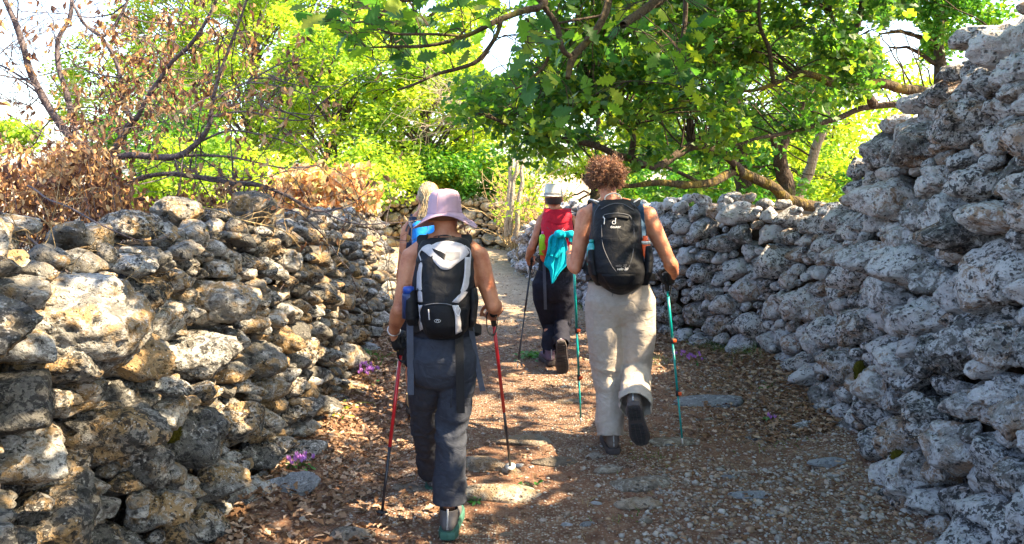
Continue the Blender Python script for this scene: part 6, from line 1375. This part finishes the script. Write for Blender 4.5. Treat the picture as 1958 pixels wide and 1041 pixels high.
def pebble_mat(name, cols):
    m = Mat(name, .9, .25); v = m.coord(); n = m.noise(v, 60, 4); c = m.ramp(m.attr(), [(k / (len(cols) - 1), q) for k, q in enumerate(cols)])
    hs = m.n('ShaderNodeHueSaturation'); m.l(c, hs.inputs['Color']); m.l(m.math('MULTIPLY_ADD', n, .9, .55), hs.inputs['Value']); m.color(hs.outputs[0]); m.bump(n, .6, .006); return m.m
M['pebble'] = pebble_mat('mixed_limestone_gravel', [(.10, .055, .04), (.17, .11, .08), (.24, .18, .13), (.30, .21, .13), (.28, .26, .24), (.42, .40, .36)])
M['pebble_pale'] = pebble_mat('pale_gravel', [(.14, .09, .065), (.22, .165, .125), (.24, .22, .20), (.38, .35, .32), (.30, .19, .12)])
dl_ = lambda x, y: np.clip(.35 + .65 * (x > .3) + .3 * (vn(np.stack([x * 1.5, y * 1.5, x * 0], -1), 4) > 0), 0, 1) * np.where(x < -.6, .35, 1)
sub = 0
tag(scatter_rocks(11000, (-1.3, 2.6), (2.4, 6.5), (.003, .012), 1, 201, dl_).build('gravel', M['pebble']), kind='stuff')
tag(scatter_rocks(4000, (-1.3, 2.6), (6.0, 15), (.006, .018), 1, 202, dl_).build('far_gravel', M['pebble']), kind='stuff')
tag(scatter_rocks(1300, (-1.2, 2.6), (2.6, 4.4), (.007, .021), 2, 203, lambda x, y: np.clip(.06 + .9 * (x > .25 + .12 * y + .25 * vn(np.stack([x * 2, y * 2, x * 0], -1), 7)) * (y < 6), 0, 1)).build('coarse_gravel', M['pebble_pale']), kind='stuff')
tag(scatter_rocks(5200, (-1.2, 2.6), (2.6, 9), (.004, .017), 1, 204, lambda x, y: np.clip(.06 + .9 * (x > .25 + .12 * y + .25 * vn(np.stack([x * 2, y * 2, x * 0], -1), 7)) * (y < 6), 0, 1)).build('coarse_gravel', M['pebble_pale']), kind='stuff')

def rock_thing(px, py, rpx, hpx, label, lv=4, mat='stoneR', name='path_rock', group=None, sd=0, rnd=None, elong=.5):
    p = G(px, py); s = p[1] / F; r = rpx * s; h = hpx * s * .8
    V, Fc = free_rock((p[0], p[1] + r * elong * .3, gzs(p[0], p[1]) + h * .05), (r * 1.1, r * elong, h), sd, lv, 1.0, .9)
    return tag(link(name, tri_mesh(name, V, Fc, True, np.full(len(V), RND.random() if rnd is None else rnd)), M[mat]), label, 'rock', group or 'rocks set in the path')
M['rockP'] = stone_mat('worn_path_limestone', (.24, .20, .16), (.42, .39, .34), (.06, .05, .045), (.25, .17, .10), .04, .0, .02)
M['rockG'] = stone_mat('grey_path_slab', (.23, .24, .26), (.40, .42, .46), (.06, .06, .07), (.2, .16, .12), -.05, .0, .04)
for k, (px, py, r, h, lab, mt) in enumerate([
    (935, 905, 52, 20, 'flat pale rock bedded in the path beside the right red pole', 'rockP'), (950, 955, 72, 20, 'long sunlit rock in the path right of the green soled boot', 'rockP'), (1362, 776, 60, 13, 'flat blue grey slab to the right of the right teal pole', 'rockG'),
    (1588, 908, 34, 14, 'smooth pale slab on gravel at the foot of the tall wall', 'rockG'), (1220, 934, 58, 17, 'knobbly ridge of bedrock across the path below the lifted boot', 'rockP'), (1137, 880, 15, 12, 'small round stone just left of the standing boot', 'rockP'),
    (1060, 893, 42, 7, 'narrow pale rock like a bar lying in the path centre', 'rockP'), (1225, 970, 40, 18, 'low broken rock step in the path foreground', 'rockP'), (1005, 852, 50, 12, 'low pitted rock behind the basket of the right red pole', 'rockP'),
    (545, 975, 52, 34, 'grey angular rock on leaf litter at the foot of the left wall', 'rockG'), (665, 1034, 42, 14, 'rock at the lower edge beside the left red pole tip', 'rockP'), (1165, 908, 24, 12, 'mossy rock under the curly haired walker', 'rockP'),
    (1285, 790 + 60, 46, 8, 'flat rock at the tip of the right teal pole', 'rockP'), (1440, 950, 36, 9, 'low grey rock in the gravel right of centre', 'rockG'), (1090, 770, 26, 6, 'pale rock in the sun patch near the left teal pole', 'rockP'), (910, 690, 13, 6, 'pale stone in the path far behind the right red pole', 'rockP'),
    (985, 612, 18, 7, 'reddish brown stone on the far path', 'rockP'), (700, 690, 30, 24, 'grey stone fallen beside the pink cyclamen', 'rockG'), (1735, 985, 40, 26, 'dark stone fallen at the foot of the tall wall in the corner', 'stoneR'), (1540, 830, 24, 12, 'loose stone near the tall wall on leaf litter', 'stoneR'), (780, 938, 30, 8, 'flat stone in the dark earth between the two red poles', 'rockP'), (1545, 700, 0, 0, '', '')][:21]):
    rock_thing(px, py, r, h, lab, 4 if r > 20 else 3, mt, sd=300 + k)
USED = set()
for k in range(60):
    px, py = g.uniform(560, 1720), g.uniform(700, 1040)
    if g.random() > (.35 + .65 * (px > 1100)): continue
    p = G(px, py)
    if p[0] > rx_in(p[1]) - .05: continue
    r = g.uniform(8, 17); LM = ((727, 1008, 'the left red pole tip'), (978, 910, 'the right red pole tip'), (853, 1020, 'the green soled boot'), (1111, 814, 'the left teal pole tip'), (1306, 856, 'the right teal pole tip'), (1172, 862, 'the standing brown boot'), (1240, 848, 'the lifted brown boot'), (1362, 776, 'the flat blue grey slab'),
          (1588, 908, 'the smooth pale slab'), (1220, 940, 'the knobbly bedrock ridge'), (935, 905, 'the flat pale rock'), (580, 930, 'the lilac cyclamen'), (706, 752, 'the pink cyclamen clump'), (1735, 985, 'the dark corner stone'), (1015, 1035, 'the lower edge, centre'), (1500, 1035, 'the lower edge, right of centre'), (1440, 950, 'the low grey rock in gravel'), (1540, 830, 'the foot of the tall wall'), (1215, 1010, 'the broken rock step'), (1320, 692, 'the pink flowers by the low wall'))
    near = min(LM, key=lambda q: (q[0] - px) ** 2 + (q[1] - py) ** 2 * 4)[2]; gy = g.random() >= .6
    lab = '%s %s loose stone in the gravel near %s' % ('small' if r < 11.5 else 'fist sized', 'grey' if gy else 'tan', near)
    if lab in USED: continue
    USED.add(lab); rock_thing(px, py, r, r * g.uniform(.3, .6), lab, 2, 'rockG' if gy else 'rockP', 'loose_stone', 'small loose stones on the path', 400 + k)

# leaf litter
T_LITTER = leaf_template([0, .28, .40, .68, 1.0], [0, .24, .12, .28, 0], fold=.7, curl=.5, droop=.15)
def litter(n, xf, yr, size, seed, mode='flat', dens=None):
    g = np.random.default_rng(seed); P = []
    while len(P) < n:
        y = yr[0] + (yr[1] - yr[0]) * g.random(3000) ** 1.3; x = xf(g, y); k = np.ones(3000, bool) if dens is None else g.random(3000) < dens(x, y); P.extend(zip(x[k], y[k]))
    P = np.array(P[:n]); z = gz(P[:, 0], P[:, 1]) + g.uniform(.004, .03, n); return leaf_arrays(np.column_stack([P, z]), size, T_LITTER, g, mode)
tm = TM()
tm.add(*litter(5200, lambda g, y: -1.32 + np.abs(g.normal(size=len(y))) * np.interp(y, [2.5, 4, 6, 9], [.42, .48, .30, .25]), (2.6, 9.5), .045, 211))
tm.add(*litter(2900, lambda g, y: rx_in(y) + .05 - np.abs(g.normal(size=len(y))) * .42, (4.8, 8.6), .045, 212))
tm.add(*litter(300, lambda g, y: rx_in(y) + .05 - np.abs(g.normal(size=len(y))) * .6, (2.4, 4.4), .04, 213)); tm.add(*litter(800, lambda g, y: g.uniform(-1.2, 1.8, len(y)), (2.6, 9), .035, 214))
tag(tm.build('fallen_leaves', M['litter']), kind='stuff')
# behind the walls the ground carries dry litter too
tm = TM(); n = 5000; P = np.column_stack([g.uniform(-9, -2.2, n), g.uniform(2, 16, n), g.uniform(.0, .05, n)]); tm.add(*leaf_arrays(P, .07, T_TINY, g, 'flat')); P = np.column_stack([g.uniform(3, 9, n), g.uniform(5, 16, n), g.uniform(.0, .05, n)]); tm.add(*leaf_arrays(P, .07, T_TINY, g, 'flat'))
tag(tm.build('woodland_litter', M['litter']), kind='stuff')
# small broken twigs
tm = TM()
for i in range(160):
    y = g.uniform(2.7, 8); x = g.uniform(-1.2, rx_in(y)); a = g.uniform(0, 6.28); L = g.uniform(.03, .14); p = np.array([x, y, gzs(x, y) + .008]); twig(tm, p, p + [math.cos(a) * L, math.sin(a) * L, .004], g.uniform(.0012, .003), g, 0, 4, 5, .2)
tag(tm.build('broken_twigs', M['twig_dry']), kind='stuff')

def grass(px, py, n, L, label, mat='grass', spread=.10, name='grass_tuft', wd=.003):
    g = np.random.default_rng(int(px + py)); p = G(px, py); V = []; Fc = []; R_ = []
    for i in range(n):
        b = np.array([p[0] + g.normal() * spread, p[1] + g.normal() * spread, 0]); b[2] = gzs(b[0], b[1]) - .005; d = norm([g.normal() * .5, g.normal() * .5, 1]); s = norm(np.cross(d, [g.normal(), g.normal(), 0])); l = L * g.uniform(.5, 1.2); k = len(V)
        for t in (0, .4, .75, 1): c = b + d * l * t + np.array([d[0], d[1], -.5]) * l * .5 * t * t; w = wd * (1 - t * .9); V += [c - s * w, c + s * w]
        for q in range(3): a = k + q * 2; Fc += [(a, a + 1, a + 3), (a, a + 3, a + 2)]
        R_ += [g.random()] * 8
    o = link(name, tri_mesh(name, V, Fc, True, R_), M[mat]); tag(o, label, 'grass', None, 'stuff'); return o
for q in ((1385, 668, 160, .14, 'grass'), (1345, 655, 120, .12, 'grass'), (1430, 690, 120, .12, 'grass'), (1250, 690, 60, .08, 'grass'), (1240, 880, 60, .05, 'grass'), (690, 712, 110, .14, 'herb'), (1100, 590, 80, .12, 'grass'), (1005, 480, 80, .2, 'grass'), (1180, 985, 30, .05, 'grass'), (1480, 860, 30, .05, 'grass')): grass(q[0], q[1], q[2], q[3], 'tuft', q[4])

def herb(px, py, n, L, label, mat='herb', name='herb', z=.03, spread=.06, tpl=T_PLAIN):
    g = np.random.default_rng(int(px * 3 + py)); p = G(px, py); t = empty(name, (p[0], p[1], 0), label, 'plant', 'small plants beside the path'); tm = TM(); st = TM(); zz = gzs(p[0], p[1])
    P = np.array([[p[0], p[1], zz]]) + g.normal(size=(n, 3)) * [spread, spread, .0] + np.array([0, 0, 1]) * g.uniform(.3, 1.3, n)[:, None] * z; V, Fc, rn = leaf_arrays(P, L, tpl, g, 'flat'); tm.add(V, Fc, rn); tag(tm.build('leaves', M[mat], t), kind='stuff')
    for q in P[::2]: twig(st, np.array([p[0], p[1], zz]), q, .0015, g, .1, 3, 4)
    tag(st.build('stems', M[mat], t), kind='stuff'); return t
herb(1018, 682, 60, .055, 'small bright green leafy plant on the path left of the far walker', spread=.07); herb(905, 962, 9, .035, 'tiny green seedling by the sunlit rock in the foreground', spread=.018, z=.015); herb(688, 716, 40, .05, 'green plant behind the pink cyclamen at the left wall', z=.09); herb(1365, 640, 90, .045, 'green plant growing at the foot of the low right wall', z=.16, spread=.12)
herb(1466, 752, 12, .03, 'tiny green sprout near the flat blue grey slab'); herb(1020, 935, 5, .04, 'single green leaf on the dark earth'); herb(640, 815, 26, .035, 'yellowing low herb in the sun patch below the left wall', mat='far_leaf', spread=.10, z=.03); herb(590, 780, 20, .04, 'yellowing herb growing out of the foot of the left wall', mat='far_leaf', spread=.05, z=.08)

def cyclamen(px, py, n, label, spread=.06, h=.10):
    g = np.random.default_rng(int(px + 2 * py)); p = G(px, py); t = empty('cyclamen', (p[0], p[1], 0), label, 'flower', 'cyclamens beside the path'); zz = gzs(p[0], p[1]); st = TM()
    for i in range(n):
        b = np.array([p[0] + g.normal() * spread * .6, p[1] + g.normal() * spread * .6, zz]); c = b + [g.normal() * spread * .5, g.normal() * spread * .5, h * g.uniform(.6, 1.15)]; twig(st, b, c, .0015, g, .05, 4, 5, .05); mb = TM()
        for k in range(5):
            a = k * 1.257 + g.random() * .3; u = np.array([math.cos(a), math.sin(a), 0]); s = np.array([-u[1], u[0], 0]); V = [c, c + u * .008 + s * .007 + [0, 0, .008], c + u * .010 + [0, 0, .026], c + u * .008 - s * .007 + [0, 0, .008], c + [0, 0, -.005]]
            mb.add(np.array(V), np.array([(0, 1, 2), (0, 2, 3), (4, 1, 0), (4, 0, 3)]), rnd=float(g.random()))
        mb.build('flower', M['petal'], t)
    tag(st.build('stems', M['dry_leaf'], t), kind='stuff'); tm = TM(); P = np.array([[p[0], p[1], zz + .02]]) + g.normal(size=(10, 3)) * [spread * .8, spread * .8, .006]; tm.add(*leaf_arrays(P, .035, T_PLAIN, g, 'flat')); tag(tm.build('leaves', M['herb'], t), kind='stuff')
cyclamen(706, 752, 26, 'pink cyclamen clump at the foot of the left wall behind the left pole', .07, .13); cyclamen(578, 932, 11, 'small lilac cyclamen clump on leaf litter in the left foreground', .04, .07); cyclamen(556, 936, 3, 'pair of lilac cyclamens just left of the foreground clump', .015, .05); cyclamen(1322, 692, 16, 'pink cyclamen clump right of the teal pole near the low wall', .09, .06); cyclamen(1475, 808, 3, 'tiny purple flowers on the gravel near the flat slab', .03, .02)

# moss cushions on the tall wall
M['moss'] = simple('dark_yellow_moss', (.07, .06, .008), 1.0, .1, var=.5, nscale=80, bump=1.0, bscale=120)
for k, (px, py, d, r, lab) in enumerate(((1718, 885, 3.85, .055, 'moss cushion low on the tall wall above the gravel'), (1645, 712, 4.85, .06, 'moss cushion between stones halfway along the tall wall'), (330, 500 + 330, 3.2, .04, 'moss cushion between stones of the left wall'))):
    g = np.random.default_rng(500 + k); c = W(px, py, d); V, Fc = free_rock(c, (r, r * .6, r * 1.2), 500 + k, 3, 1, 1.5); tm = TM(); tm.add(V, Fc); 
    P = V[g.integers(len(V), size=500)]; V2, F2, rn = leaf_arrays(P, .012, T_TINY, g, 'free'); tm.add(V2, F2, rn); tag(tm.build('moss_cushion', M['moss']), lab, 'moss', None, 'stuff')
